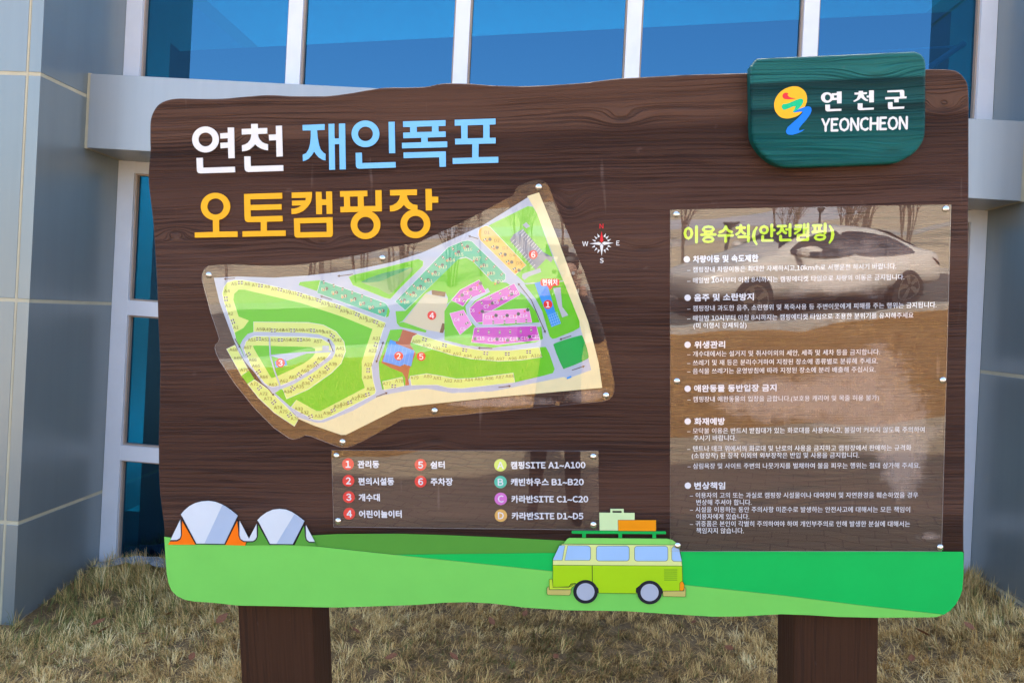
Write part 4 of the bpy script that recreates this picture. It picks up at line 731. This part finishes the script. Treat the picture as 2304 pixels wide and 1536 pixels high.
# right pier
JR = [-1.1, 0.105, 1.44, 2.78, 4.1]
for k in range(5):
    z0 = JR[k]+GJ if k else -1.1; z1 = JR[k+1]-GJ if k < 4 else ROOF
    part('wall_panel', [(2.81, 2.885, 4.5, 5.46, z0, z1)], CLAD, bv=.002)
    for xa in (2.885, 4.235, 5.585): part('wall_panel', [(xa+.018, xa+1.35, 4.5, 4.6, z0, z1)], CLAD, bv=.002)
part('sealant', [(2.8125, 2.88, 4.503, 5.45, -1.1, 4.35), (2.86, 6.9, 4.503, 4.59, -1.1, 4.35)], SEAL)
for q in ((-14, -7.3, 4.5, 4.7, -1.1, ROOF), (6.92, 14, 4.5, 4.7, -1.1, ROOF), (-14, -13.8, 4.7, 12, -1.1, ROOF), (13.8, 14, 4.7, 12, -1.1, ROOF), (-3.4, -3.28, 5.5, 12, -1.1, ROOF-.2), (2.9, 3.0, 5.5, 12, -1.1, ROOF-.2)): part('wall', [q], CLAD)  # no rear wall: opening added so sunlight brightens the ceiling inside
part('roof', [(-13.9, 13.9, 5.458, 12.4, ROOF-.005+.0, ROOF+.08)], CLAD)
mb = MB(); pf = [(-13.7, 4.49), (13.7, 4.49), (13.7, 6.35), (3.2, 6.35), (-0.6, 5.64), (-13.7, 5.56)]  # unseen parapet, its top edge bent to shape the building's shadow
mb.face([(x, 5.5, z) for x, z in pf], FASC); mb.face([(x, 5.66, z) for x, z in pf][::-1], FASC)
for i in range(6): (xa, za), (xb, zb_) = pf[i-1], pf[i]; mb.face([(xa, 5.5, za), (xa, 5.66, za), (xb, 5.66, zb_), (xb, 5.5, zb_)], FASC)
mb.build('shade_parapet', bld)
o = part('fascia', [(-3.166, 2.786, 4.95, 5.455, 2.622, 3.112)], FASC, slope=SL, bv=.003)
part('fascia_sealant', [(-3.1895, -3.167, 4.96, 5.45, 2.62, 3.118)], SEAL); part('fascia_sealant', [(2.787, 2.8095, 4.96, 5.45, 2.51, 3.008)], SEAL)
# window frames: verticals shared by both bands, horizontals
VX = [(-3.188, -3.07), (-2.007, -1.906), (-0.823, -0.723), (0.36, 0.459), (1.546, 1.646), (2.703, 2.808)]
def frame(zb, zt, cross):
    mb = MB()
    for a, b in VX: mb.box(a, b, 5.36, 5.455, zb, zt, FRM)
    for (a0, b0), (a1, b1) in zip(VX, VX[1:]):
        for z0, z1 in cross: mb.box(b0, a1, 5.362, 5.453, z0, z1, FRM, slope=SL)
    for (a0, b0), (a1, b1) in zip(VX, VX[1:]):       # gasket reveals round each pane
        mb.box(b0, b0+.012, 5.385, 5.43, zb+.001, zt-.001, TRIM); mb.box(a1-.012, a1, 5.385, 5.43, zb+.001, zt-.001, TRIM)
        for z0, z1 in cross: mb.box(b0+.012, a1-.012, 5.385, 5.43, z1, z1+.012, TRIM, slope=SL); mb.box(b0+.012, a1-.012, 5.385, 5.43, z0-.012, z0, TRIM, slope=SL)
    return mb.build('window', bld)
GLASS = clear_sheet('blue_tinted_glass', (0.0, 0.37, 0.57, 1), 1.6, 0.12, 0.012, glossy=(0.19, 0.57, 0.96, 1), scale=0.8)
up = frame(3.0, 4.39, [(3.0, 3.06), (4.31, 4.39)]); lo = frame(-0.7, 2.62, [(2.538, 2.62), (1.527, 1.632), (0.493, 0.598), (-.7, -.5)])
tag(up, 'upper window band mirroring the blue sky'); tag(lo, 'lower window band in the shade below the fascia')
for (a0, b0), (a1, b1) in zip(VX, VX[1:]):
    part('pane', [(b0+.002, a1-.002, 5.415, 5.423, 3.02, 4.35)], GLASS, up)
    for z0, z1 in ((1.60, 2.56), (0.56, 1.55), (-.6, .52)): part('pane', [(b0+.002, a1-.002, 5.415, 5.423, z0-.06, z1+.03)], GLASS, lo)
INW = paint('dim_interior_wall', (0.05, 0.06, 0.07, 1), rough=0.8, var=0.06); INC = paint('pale_interior', (0.75, 0.75, 0.72, 1), rough=0.8, var=0.02)
mb = MB(); zl, zr = 3.54, 3.985
f = [(-3.06, 5.75, -1), (2.69, 5.75, -1), (2.69, 5.75, zr), (-2.99, 5.75, zl), (-3.06, 5.75, zl+.06)]; bkf = [(x, 5.83, z) for x, y, z in f]
mb.face(f, INW); mb.face(bkf[::-1], INW)
for i in range(5): mb.face([f[i-1], bkf[i-1], bkf[i], f[i]], INW)
mb.build('partition', bld)
part('floor_slab', [(-3.28, 2.9, 5.84, 12, -1.0, 0.0)], INC); part('ceiling', [(-3.28, 2.9, 5.47, 12, 4.33, 4.39)], INC)
CUR=paint('grey_curtain', (0.085, 0.095, 0.10, 1), rough=.9, var=.05)
for k in range(7): part('curtain', [(-3.05+k*.16, -2.915+k*.16, 5.62+.025*(k % 2), 5.65+.025*(k % 2), -.6, 2.52)], CUR, lo)
part('blind', [(-2.94, -2.85, 5.56, 5.58, -.6, 1.15)], INW, lo); part('blind', [(-2.90, -2.72, 5.56, 5.58, 1.70, 2.20)], INW, lo)
# pale ceiling brackets just inside the glass on the right
mb = MB()
def inside(x, y, Y=5.69): d = ray(x, y); return CAM+d*(Y/d[1])
for a_, b__ in (((2085, 156), (2170, 98)), ((1846, 124), (2164, 104))): mb.tube([inside(*a_), inside(*b__)], [.022, .022] if a_[0] > 2000 else [.007, .007], INC, 6)
mb.build('ceiling_bracket', bld)
#PART5
# ---------------------------------------------------------------- grass, fallen leaves
def grass_mat(name, stops):
    m, t, out = newmat(name); n = N(t); at = n.add('ShaderNodeAttribute', attribute_name='tone'); b = n.add('ShaderNodeBsdfPrincipled', i_Roughness=0.8)
    b.inputs['Specular IOR Level'].default_value = 0.25
    n.L(n.ramp(at.outputs['Fac'], stops), b.inputs[0]); n.L(b.outputs[0], out.inputs[0]); return m
def blades(name, x, y, z, ln, wd, th0, bend, az, tone, mat):
    # arched blades: three segments whose lean grows from th0 by bend
    k = len(x); a = np.stack([np.cos(az), np.sin(az)], 1); pr = np.stack([-a[:, 1], a[:, 0]], 1)
    v = np.zeros((k, 7, 3)); c = np.stack([x, y, z], 1).astype(float)
    for j, q in enumerate((1.0, 0.9, 0.62)):
        for sgn, o in ((1, 0), (-1, 1)): v[:, 2*j+o] = c; v[:, 2*j+o, :2] += sgn*pr*(wd*q/2)[:, None]
        th = th0+bend*(j/2.0); c = c.copy(); c[:, :2] += a*(ln/3*np.sin(th))[:, None]; c[:, 2] = np.maximum(c[:, 2]+ln/3*np.cos(th), z+.004)
    v[:, 6] = c
    idx = np.array([0, 1, 2, 1, 3, 2, 2, 3, 4, 3, 5, 4, 4, 5, 6])[None]+7*np.arange(k)[:, None]
    me = bpy.data.meshes.new(name); me.vertices.add(7*k); me.vertices.foreach_set('co', v.ravel()); me.loops.add(15*k); me.loops.foreach_set('vertex_index', idx.ravel().astype(np.int32))
    me.polygons.add(5*k); me.polygons.foreach_set('loop_start', np.arange(0, 15*k, 3, dtype=np.int32)); me.materials.append(mat)
    at = me.attributes.new('tone', 'FLOAT', 'POINT'); at.data.foreach_set('value', np.repeat(tone, 7).astype(np.float32)); me.update(calc_edges=True); me.validate()
    return put(name, me)
# tufts: every tuft combs its blades its own way; dark thatch shows between
NT, NB = 10500, 32
NT = 15500; tx = rng.uniform(-5.4, 4.6, NT); ty = 0.95+(5.42-0.95)*rng.random(NT)**.72
pat = np.sin(tx*3.1+1.3*np.sin(ty*2.3))*np.sin(ty*3.7+1.1*np.sin(tx*2.1))
keep = rng.random(NT) < np.clip(0.80+0.35*pat, .35, 1); tx, ty, pat = tx[keep], ty[keep], pat[keep]; NT = len(tx)
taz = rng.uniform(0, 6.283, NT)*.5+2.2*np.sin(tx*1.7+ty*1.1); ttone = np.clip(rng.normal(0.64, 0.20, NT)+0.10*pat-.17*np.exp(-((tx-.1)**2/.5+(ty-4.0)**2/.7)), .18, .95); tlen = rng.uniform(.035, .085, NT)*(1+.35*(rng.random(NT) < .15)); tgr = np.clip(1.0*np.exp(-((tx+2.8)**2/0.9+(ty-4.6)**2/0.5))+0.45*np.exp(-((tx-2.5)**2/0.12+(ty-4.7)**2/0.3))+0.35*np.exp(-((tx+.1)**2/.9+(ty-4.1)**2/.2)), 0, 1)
tedge = np.exp(-((tx+2.7)**2/0.9+(ty-5.1)**2/0.4))+np.exp(-((tx-2.6)**2/0.4+(ty-5.1)**2/0.9))
gx = np.repeat(tx, NB)+rng.normal(0, .015, NT*NB); gy = np.repeat(ty, NB)+rng.normal(0, .017, NT*NB)
def rp(q): return np.repeat(q, NB)
az = rp(taz)+rng.normal(0, .75, NT*NB); ln = rp(tlen*(1+.8*tedge))*rng.uniform(.55, 1.25, NT*NB)
th0 = np.clip(rng.normal(.72, .42, NT*NB)-.3*rp(tedge), .02, 1.35); bend = np.clip(rng.normal(.95, .4, NT*NB)-.4*rp(tedge), .05, 1.9)
tone = np.clip(rp(ttone)+rng.normal(0, .12, NT*NB), .2, 1.0); isg = rng.random(NT*NB) < rp(tgr)*.5+.02; tone = np.where(isg, rng.uniform(0, .16, NT*NB), tone)
KF = 110000                                           # loose blades lying flat between the tufts
gx = np.concatenate([gx, rng.uniform(-5.4, 4.6, KF)]); gy = np.concatenate([gy, .95+(5.42-.95)*rng.random(KF)**.72]); ln = np.concatenate([ln, rng.uniform(.03, .10, KF)]); az = np.concatenate([az, rng.uniform(0, 6.283, KF)])
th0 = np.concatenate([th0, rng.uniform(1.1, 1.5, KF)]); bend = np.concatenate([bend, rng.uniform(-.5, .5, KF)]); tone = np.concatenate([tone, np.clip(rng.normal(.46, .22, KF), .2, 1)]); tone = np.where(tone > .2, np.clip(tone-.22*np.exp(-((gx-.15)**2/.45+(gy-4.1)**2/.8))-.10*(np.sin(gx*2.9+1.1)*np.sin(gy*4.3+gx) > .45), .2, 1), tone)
ok = ~(((gx < -3.17) | (gx > 2.79)) & (gy > 4.47)) & (gy < 5.43); f_ = lambda q: q[ok]
G1 = grass_mat('dry_grass_blades', [(0.0, (0.10, 0.13, 0.03)), (0.16, (0.22, 0.22, 0.06)), (0.21, (0.16, 0.085, 0.035)), (0.38, (0.44, 0.26, 0.09)), (0.60, (0.72, 0.455, 0.16)), (0.8, (0.86, 0.61, 0.25)), (1.0, (0.90, 0.71, 0.37))])
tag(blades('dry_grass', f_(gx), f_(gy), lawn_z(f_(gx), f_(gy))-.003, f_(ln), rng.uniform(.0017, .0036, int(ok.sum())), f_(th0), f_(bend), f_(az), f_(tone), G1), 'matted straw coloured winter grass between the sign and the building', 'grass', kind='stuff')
K2 = 60000
px_ = rng.uniform(-7, 11, K2); py_ = rng.uniform(-12, -0.9, K2)
ed = np.interp(px_, [-14, -6, -2.3, 1.15, 3.95, 30], [0.8, -.55, -1.3, -2.0, -2.62, -8.0]); rd = RP[1]+(px_-RP[0])*RDV[1]/RDV[0]
ok = (py_ < ed-.03) & (py_ > rd+.25); px_, py_ = px_[ok], py_[ok]; k = len(px_)
G2 = grass_mat('sunlit_grass_blades', [(0.0, (0.27, 0.13, 0.03)), (0.5, (0.46, 0.25, 0.07)), (1.0, (0.58, 0.36, 0.13))])
tag(blades('verge_grass', px_, py_, -.15+g0(px_), rng.uniform(.06, .15, k), rng.uniform(.004, .008, k), np.clip(rng.normal(.5, .3, k), .05, 1.5), np.full(k, .7), rng.uniform(0, 6.28, k), rng.random(k), G2), 'sunlit dry orange grass verge mirrored in the acrylic panels', 'grass', kind='stuff')
LEAFM = paint('brown_dead_leaf', (0.21, 0.075, 0.03, 1), rough=0.7, var=0.25, scale=30)
def leaf_mesh():
    mb = MB(); pr = [(-.5, .0), (-.3, .16), (0, .26), (.25, .2), (.5, 0)]
    for i in range(4):
        (a, b), (c, d) = pr[i], pr[i+1]; zz = lambda x, y: 0.25*x*x+0.8*y*y
        mb.face([(a, 0, zz(a, 0)), (c, 0, zz(c, 0)), (c, d, zz(c, d)), (a, b, zz(a, b))], LEAFM); mb.face([(a, 0, zz(a, 0)), (a, -b, zz(a, b)), (c, -d, zz(c, d)), (c, 0, zz(c, 0))], LEAFM)
    return mb.mesh('fallen_leaf')
lm = leaf_mesh()
def ground_at(x, y):                                   # where the sight line of a photo pixel meets the lawn
    d = ray(x, y); lo, hi = 2.6, 5.4
    for _ in range(40):
        Y = (lo+hi)/2; q = CAM+d*(Y/d[1])
        if q[2] > float(lawn_z(q[0], q[1])): lo = Y
        else: hi = Y
    return q
for x, y, s in ((312, 1372, .06), (220, 1420, .07), (232, 1438, .06), (498, 1412, .07), (320, 1447, .05), (330, 1468, .05), (118, 1492, .05), (1105, 1418, .055), (1020, 1500, .05), (1405, 1440, .05), (1250, 1500, .045), (2075, 1445, .06), (2050, 1505, .05), (1640, 1480, .05), (800, 1440, .05), (880, 1500, .06), (430, 1500, .05), (60, 1450, .05), (1180, 1400, .045), (1330, 1490, .055), (1560, 1420, .045), (2180, 1430, .05), (380, 1400, .05)):
    q = ground_at(x, y); o = bpy.data.objects.new('fallen_leaf', lm); COL.objects.link(o); o.location = (q[0], q[1], q[2]+.055); s *= 1.35; o.scale = (s, s, s); o.rotation_euler = (rng.uniform(-.6, .6), rng.uniform(-.6, .6), rng.uniform(0, 6.28))
    tag(o, 'curled brown dead leaf lying on the dry grass', 'leaf', 'fallen leaves on the grass')
# crumpled clear plastic sheet at the foot of the left window frame
mb = MB(); PLA = paint('pale_plastic', (0.22, 0.25, 0.28, 1), rough=0.2, var=0.1)
u_ = np.linspace(0, 1, 14); hz = rng.uniform(0, .045, (14, 6))
pp = lambda i, j: (-3.16+u_[i]*.62, 5.18+j*.035, float(lawn_z(-3.16+u_[i]*.62, 5.18+j*.035))+.035+hz[i, j]*.6+.03*math.sin(j/5*math.pi)*math.sin(u_[i]*3.1))
for i in range(13):
    for j in range(5): mb.face([pp(i, j), pp(i+1, j), pp(i+1, j+1), pp(i, j+1)], PLA)
tag(mb.build('plastic_sheet'), 'crumpled pale plastic sheet lying in the grass at the window foot', 'plastic sheet')

# ---------------------------------------------------------------- what the acrylic mirrors: saplings, lamps, car, photographer
BARK = paint('grey_brown_bark', (0.16, 0.12, 0.09, 1), rough=0.9, var=0.15, scale=12)
def tree(x, y, h, seed, multi=1, th=1.0):
    r_ = random.Random(seed); gz = g0(x); t = empty('bare_tree', (x, y, gz-.15)); br = MB()
    def grow(p, d, l, rad, dep):
        q = p+d*l; br.tube([p, (p+q)/2+np.array([r_.uniform(-1, 1), r_.uniform(-1, 1), 0])*l*.05, q], [rad, rad*.8, rad*.55], BARK, 5, False)
        if dep == 0: return
        for _ in range(4 if dep > 1 else 4):
            nd = d+np.array([r_.uniform(-1, 1), r_.uniform(-1, 1), r_.uniform(-.15, .5)])*.75; nd /= np.linalg.norm(nd); grow(p+d*l*r_.uniform(.45, 1), nd, l*r_.uniform(.55, .78), rad*.5, dep-1)
    for s in range(multi):
        mb = MB(); b = np.array([x+r_.uniform(-.25, .25)*(multi > 1), y+r_.uniform(-.25, .25)*(multi > 1), gz-.2]); d = np.array([r_.uniform(-.12, .12), r_.uniform(-.12, .12), 1]); d /= np.linalg.norm(d)
        e = b+d*h*.42; mb.tube([b, b+d*h*.2, e], [h*.010*th, h*.008*th, h*.006*th], BARK, 7); mb.build('trunk', t)
        for _ in range(5): nd = d+np.array([r_.uniform(-1, 1), r_.uniform(-1, 1), .15])*.7; nd /= np.linalg.norm(nd); grow(e-d*h*r_.uniform(0, .18), nd, h*.26, h*.0042*th, 2)
        grow(e, d, h*.27, h*.005*th, 2)
    br.build('branches', t); tag(t, 'bare leafless sapling beyond the road, mirrored in the acrylic', 'tree', 'bare saplings beyond the road'); return t
for i, (x, y, h, mu) in enumerate(((2.5, -9.9, 3.4, 1), (-3.1, -11.4, 3.6, 1), (-5.2, -12.6, 3.2, 1), (-1.6, -14.5, 4.0, 1), (-6.9, -11.2, 3.4, 1), (-3.9, -16.5, 4.2, 2), (0.2, -18.0, 4.2, 1), (6.8, -17.0, 4.0, 1), (9.6, -20.0, 4.4, 2), (11.6, -21.5, 4.2, 2), (13.2, -20.5, 4.2, 2), (8.2, -24.0, 4.6, 1), (14.8, -24.0, 4.6, 2), (-9.5, -15.0, 4.0, 2), (4.6, -23.5, 4.4, 1), (-1.0, -24.0, 4.6, 2))): tree(x, y, h, 40+i, mu)
for i, (x, y) in enumerate(((-2.2, -12.8), (-4.4, -13.6), (-5.8, -14.4), (-3.4, -12.2), (-0.6, -15.5), (7.6, -20.5), (10.6, -23.0), (12.4, -23.5), (9.0, -19.0), (3.2, -19.5))): tree(x, y, 3.0+.2*(i % 4), 80+i, 6, .62)
LMP = paint('dark_lamp_metal', (0.06, 0.06, 0.065, 1), rough=0.5)
for x, y, lb in ((4.3, -14.2, 'low dark garden lamp post with flat cap, nearer the road'), (9.5, -23.0, 'low dark garden lamp post with flat cap, farther up the slope')):
    gz = g0(x); t = tag(empty('garden_lamp', (x, y, gz-.15)), lb, 'lamp', 'garden lamps on the slope'); mb = MB(); mb.tube([(x, y, gz-.2), (x, y, gz+.95)], .045, LMP); mb.build('pole', t); mb = MB(); mb.tube([(x, y, gz+.95), (x, y, gz+1.08), (x, y, gz+1.12)], [.06, .16, .15], LMP, 14); mb.build('lamp_head', t)
# white saloon parked on the road
fwd = np.array([-math.cos(R(18)), math.sin(R(18))]); cc = np.array([3.36, -7.8])-fwd*1.40-0.92*np.array([math.sin(R(18)), math.cos(R(18))])
car = empty('parked_car', (cc[0], cc[1], g0(cc[0])-.144)); _f = Vector((fwd[0], fwd[1], GS*fwd[0])).normalized(); _n = Vector((-GS, 0, 1)).normalized(); _l = _n.cross(_f)
car.rotation_euler = Matrix((_f, _l, _n)).transposed().to_euler()
tag(car, 'white four door saloon parked at the kerb behind the viewer, mirrored in the rules panel', 'car')
CARP = paint('white_car_paint', (0.60, 0.57, 0.52, 1), rough=0.22, var=0.01); CGL = paint('dark_car_glass', (0.03, 0.035, 0.045, 1), rough=0.05, var=0.02); TYR = paint('black_rubber', (0.02, 0.02, 0.022, 1), rough=0.8); ALY = paint('alloy_rim', (0.5, 0.5, 0.52, 1), rough=0.3, metallic=1.0, var=.02); CLN = paint('clear_lens', (.6, .62, .65, 1), rough=.08, var=.02); RDL = paint('red_tail_lens', (.35, .02, .02, 1), rough=.15)
#  x, half width, sill z, belt z, roof z, roof half width
ST_ = [(2.36, .62, .34, .62, .66, .58), (2.22, .80, .24, .70, .74, .66), (1.9, .88, .20, .80, .84, .70), (1.2, .91, .20, .88, .92, .72), (.86, .91, .20, .90, .98, .70), (.05, .92, .20, .91, 1.40, .60), (-.5, .92, .20, .92, 1.455, .60), (-1.1, .92, .20, .93, 1.42, .60), (-1.62, .91, .20, .95, 1.22, .62), (-1.98, .90, .22, .97, 1.04, .66), (-2.25, .84, .26, .95, 1.00, .66), (-2.38, .70, .36, .80, .86, .58)]
def ringp(s):
    x, hw, zs, zb, zr, rw = s; return [(x, -hw*.9, zs), (x, -hw, (zs+zb)/2), (x, -hw*.97, zb), (x, -rw, zr), (x, -rw*.5, zr+.025), (x, rw*.5, zr+.025), (x, rw, zr), (x, hw*.97, zb), (x, hw, (zs+zb)/2), (x, hw*.9, zs)]
body = MB(); gl = MB(); rs = [ringp(s) for s in ST_]
for i in range(len(rs)-1):
    for k in range(10):
        q = [rs[i][k], rs[i][(k+1) % 10], rs[i+1][(k+1) % 10], rs[i+1][k]]; body.face(q, CARP)
body.face(rs[0][::-1], CARP); body.face(rs[-1], CARP)
o = body.build('body', car, False); weld(o, 1e-4); sm = o.modifiers.new('sub', 'SUBSURF'); sm.levels = 2; sm.render_levels = 2
def side(x, z, s):                                    # point just outside the side of the glasshouse
    x0 = min(max(x, -2.3), 2.3)
    for a, b in zip(ST_, ST_[1:]):
        if b[0] <= x0 <= a[0]: t_ = (x0-a[0])/(b[0]-a[0]); q = [a[j]+(b[j]-a[j])*t_ for j in range(6)]; break
    f_ = (z-q[3])/max(q[4]-q[3], .05); return (x, s*(q[1]*.97+(q[5]-q[1]*.97)*min(max(f_, 0), 1)+.012), z)
for s in (-1, 1):
    for p in ([(.70, .965), (.12, 1.29), (-.18, 1.355), (-.30, 1.36), (-.36, .955)], [(-.44, .955), (-.38, 1.36), (-.9, 1.345), (-1.28, 1.25), (-1.62, 1.03), (-1.5, .985)]):
        g = MB(); pts = [side(x, z, s) for x, z in catmull(p, 4)]; g.face(pts if s < 0 else pts[::-1], CGL); g.build('window', car, False)
    for xw in (1.39, -1.42):
        w_ = MB(); c_ = (xw, s*.80, .325)
        w_.tube([(xw, s*.70, .325), (xw, s*.92, .325)], .325, TYR, 28); wo_ = w_.build('wheel', car, False); r_ = MB()
        for a in range(5): t0 = a*2*math.pi/5; r_.face([(xw+.22*math.cos(t0+b), s*.928, .325+.22*math.sin(t0+b)) for b in (-.22, .22)]+[(xw+.05*math.cos(t0+b), s*.93, .325+.05*math.sin(t0+b)) for b in (.6, -.6)], ALY)
        for k_ in range(28):
            a0, a1 = k_*2*math.pi/28, (k_+1)*2*math.pi/28; r_.face([(xw+q*math.cos(a), s*.927, .325+q*math.sin(a)) for q, a in ((.21, a0), (.235, a0), (.235, a1), (.21, a1))], ALY)
        ro = r_.build('rim', wo_, False)
    h_ = MB(); h_.face([(2.20, s*.60, .70), (2.29, s*.52, .60), (2.12, s*.83, .58), (1.98, s*.85, .70)], CLN); h_.build('headlight', car, False)
    h_ = MB(); h_.face([(-2.38, s*.45, .88), (-2.38, s*.50, .74), (-2.2, s*.87, .78), (-2.05, s*.87, .90)], RDL); h_.build('tail_light', car, False)
    h_ = MB(); h_.tube([(.62, s*.90, .98), (.60, s*1.04, 1.0), (.58, s*1.10, 1.0)], [.03, .075, .06], CARP, 8); h_.build('wing_mirror', car, False)
for x0, z0, x1, z1, wd in ((.80, 1.02, .12, 1.40, .58), (-1.92, 1.085, -1.25, 1.39, .56)):
    g = MB(); g.face([(x0+.03*(1 if x0 > 0 else -1), -wd, z0), (x1+.03*(1 if x0 > 0 else -1), -wd*.92, z1), (x1+.03*(1 if x0 > 0 else -1), wd*.92, z1), (x0+.03*(1 if x0 > 0 else -1), wd, z0)], CGL); g.build('windscreen', car, False)
#PART6
# ---------------------------------------------------------------- the photographer, seen only as a mirror image
per = empty('person', (0.07, -0.34, -.19)); tag(per, 'person in dark clothes standing with raised arms, mirrored in the legend panel', 'person')
JK = paint('dark_jacket', (0.03, 0.032, 0.04, 1), rough=0.85, var=.1); TRS = paint('dark_trousers', (0.022, 0.022, 0.026, 1), rough=0.9, var=.1); SKN = paint('skin', (0.42, 0.25, 0.18, 1), rough=0.55, var=.04); HAI = paint('black_hair', (0.012, 0.01, 0.01, 1), rough=0.5, var=.1)
def skin(name, joints, edges, mats, pick, parent, root=0, sub=2):
    me = bpy.data.meshes.new(name); me.from_pydata([j[:3] for j in joints], edges, []); o = put(name, me, parent, False)
    for m_ in mats: me.materials.append(m_)
    s_ = o.modifiers.new('skin', 'SKIN'); s_.use_smooth_shade = True
    for i, j in enumerate(joints): d = me.skin_vertices[0].data[i]; d.radius = (j[3], j[4] if len(j) > 4 else j[3]); d.use_root = i == root
    u_ = o.modifiers.new('sub', 'SUBSURF'); u_.levels = sub; u_.render_levels = sub
    me2 = bpy.data.meshes.new_from_object(o.evaluated_get(bpy.context.evaluated_depsgraph_get()))
    o.modifiers.clear(); o.data = me2
    me2.materials.clear()
    for m_ in mats: me2.materials.append(m_)
    for p in me2.polygons: p.material_index = pick(p.center); p.use_smooth = True
    return o
# joints: x right, y towards the sign, z up from the ground
J_ = [(0, 0, .95, .155, .115), (0, -.01, 1.12, .145, .105), (0, -.01, 1.30, .17, .115), (0, -.01, 1.44, .12, .09), (0, .01, 1.53, .06), (0, .04, 1.60, .072, .085), (0, .05, 1.69, .075, .095), (0, .05, 1.76, .05, .06)]
E_ = [(i, i+1) for i in range(7)]
for s in (-1, 1):
    k = len(J_); J_ += [(s*.095, 0, .86, .092), (s*.115, .015, .50, .062), (s*.12, .0, .28, .055), (s*.125, -.02, .09, .042), (s*.135, .05, .045, .045, .04), (s*.15, .14, .035, .042, .03)]
    E_ += [(0, k)]+[(i, i+1) for i in range(k, k+5)]
    k = len(J_); J_ += [(s*.185, -.01, 1.43, .066), (s*.25, .10, 1.24, .05), (s*.17, .235, 1.42, .042), (s*.115, .27, 1.56, .03), (s*.10, .275, 1.62, .034, .022)]
    E_ += [(3, k)]+[(i, i+1) for i in range(k, k+4)]
def pick(c):
    if c.z > 1.50 and c.y < .2: return 2 if c.z > 1.54 else 0
    if c.z > 1.56 and c.y >= .2: return 2
    if c.z < .10: return 3
    return 1 if c.z < .93 else 0
body_ = skin('body', J_, E_, [JK, TRS, SKN, TYR], pick, per)
for s in (-1, 1):                                     # five fingers curled round the camera
    for f_ in range(4):
        z0 = 1.665-f_*.019; x0 = s*(.088-.004*f_); L_ = (.034, .040, .037, .029)[f_]
        skin('finger', [(x0, .285, z0, .0085), (x0-s*.006, .285+L_*.75, z0+.002, .008), (x0-s*.028, .285+L_, z0, .0075), (x0-s*.046, .283+L_*.8, z0, .0065)], [(0, 1), (1, 2), (2, 3)], [SKN], lambda c: 0, per, sub=1)
    skin('thumb', [(s*.09, .262, 1.60, .011), (s*.066, .250, 1.625, .0095), (s*.046, .250, 1.642, .0085)], [(0, 1), (1, 2)], [SKN], lambda c: 0, per, sub=1)
skin('hair', [(0, -.02, 1.66, .075, .06), (0, .02, 1.755, .085, .08), (0, .085, 1.785, .07, .045)], [(0, 1), (1, 2)], [HAI], lambda c: 0, per)
mb = MB()
for s in (-1, 1): mb.tube([(s*.032, .137, 1.685), (s*.032, .143, 1.685)], .011, CLN, 10)
mb.build('eyes', per, False)
skin('nose', [(0, .13, 1.695, .008), (0, .155, 1.655, .013)], [(0, 1)], [SKN], lambda c: 0, per, sub=1)
skin('mouth', [(-.022, .132, 1.618, .006), (0, .139, 1.617, .008), (.022, .132, 1.618, .006)], [(0, 1), (1, 2)], [paint('lips', (.3, .12, .1, 1))], lambda c: 0, per, sub=1)
for s in (-1, 1): skin('ear', [(s*.082, .045, 1.70, .012, .02), (s*.086, .04, 1.665, .010, .016)], [(0, 1)], [SKN], lambda c: 0, per, sub=1)
cm = empty('handheld_camera', (0, -.06, 1.64)); tag(cm, 'small black camera held up in both hands of the mirrored person', 'camera'); mb = MB(); BLK = paint('black_camera_shell', (.02, .02, .022, 1), rough=.5)
mb.box(-.062, .062, -.082, -.046, 1.61, 1.685, BLK); o = mb.build('camera_body', cm); bevel(o, .006)
mb = MB(); mb.tube([(0, -.046, 1.65), (0, -.016, 1.65)], .03, BLK, 20); mb.build('lens', cm)
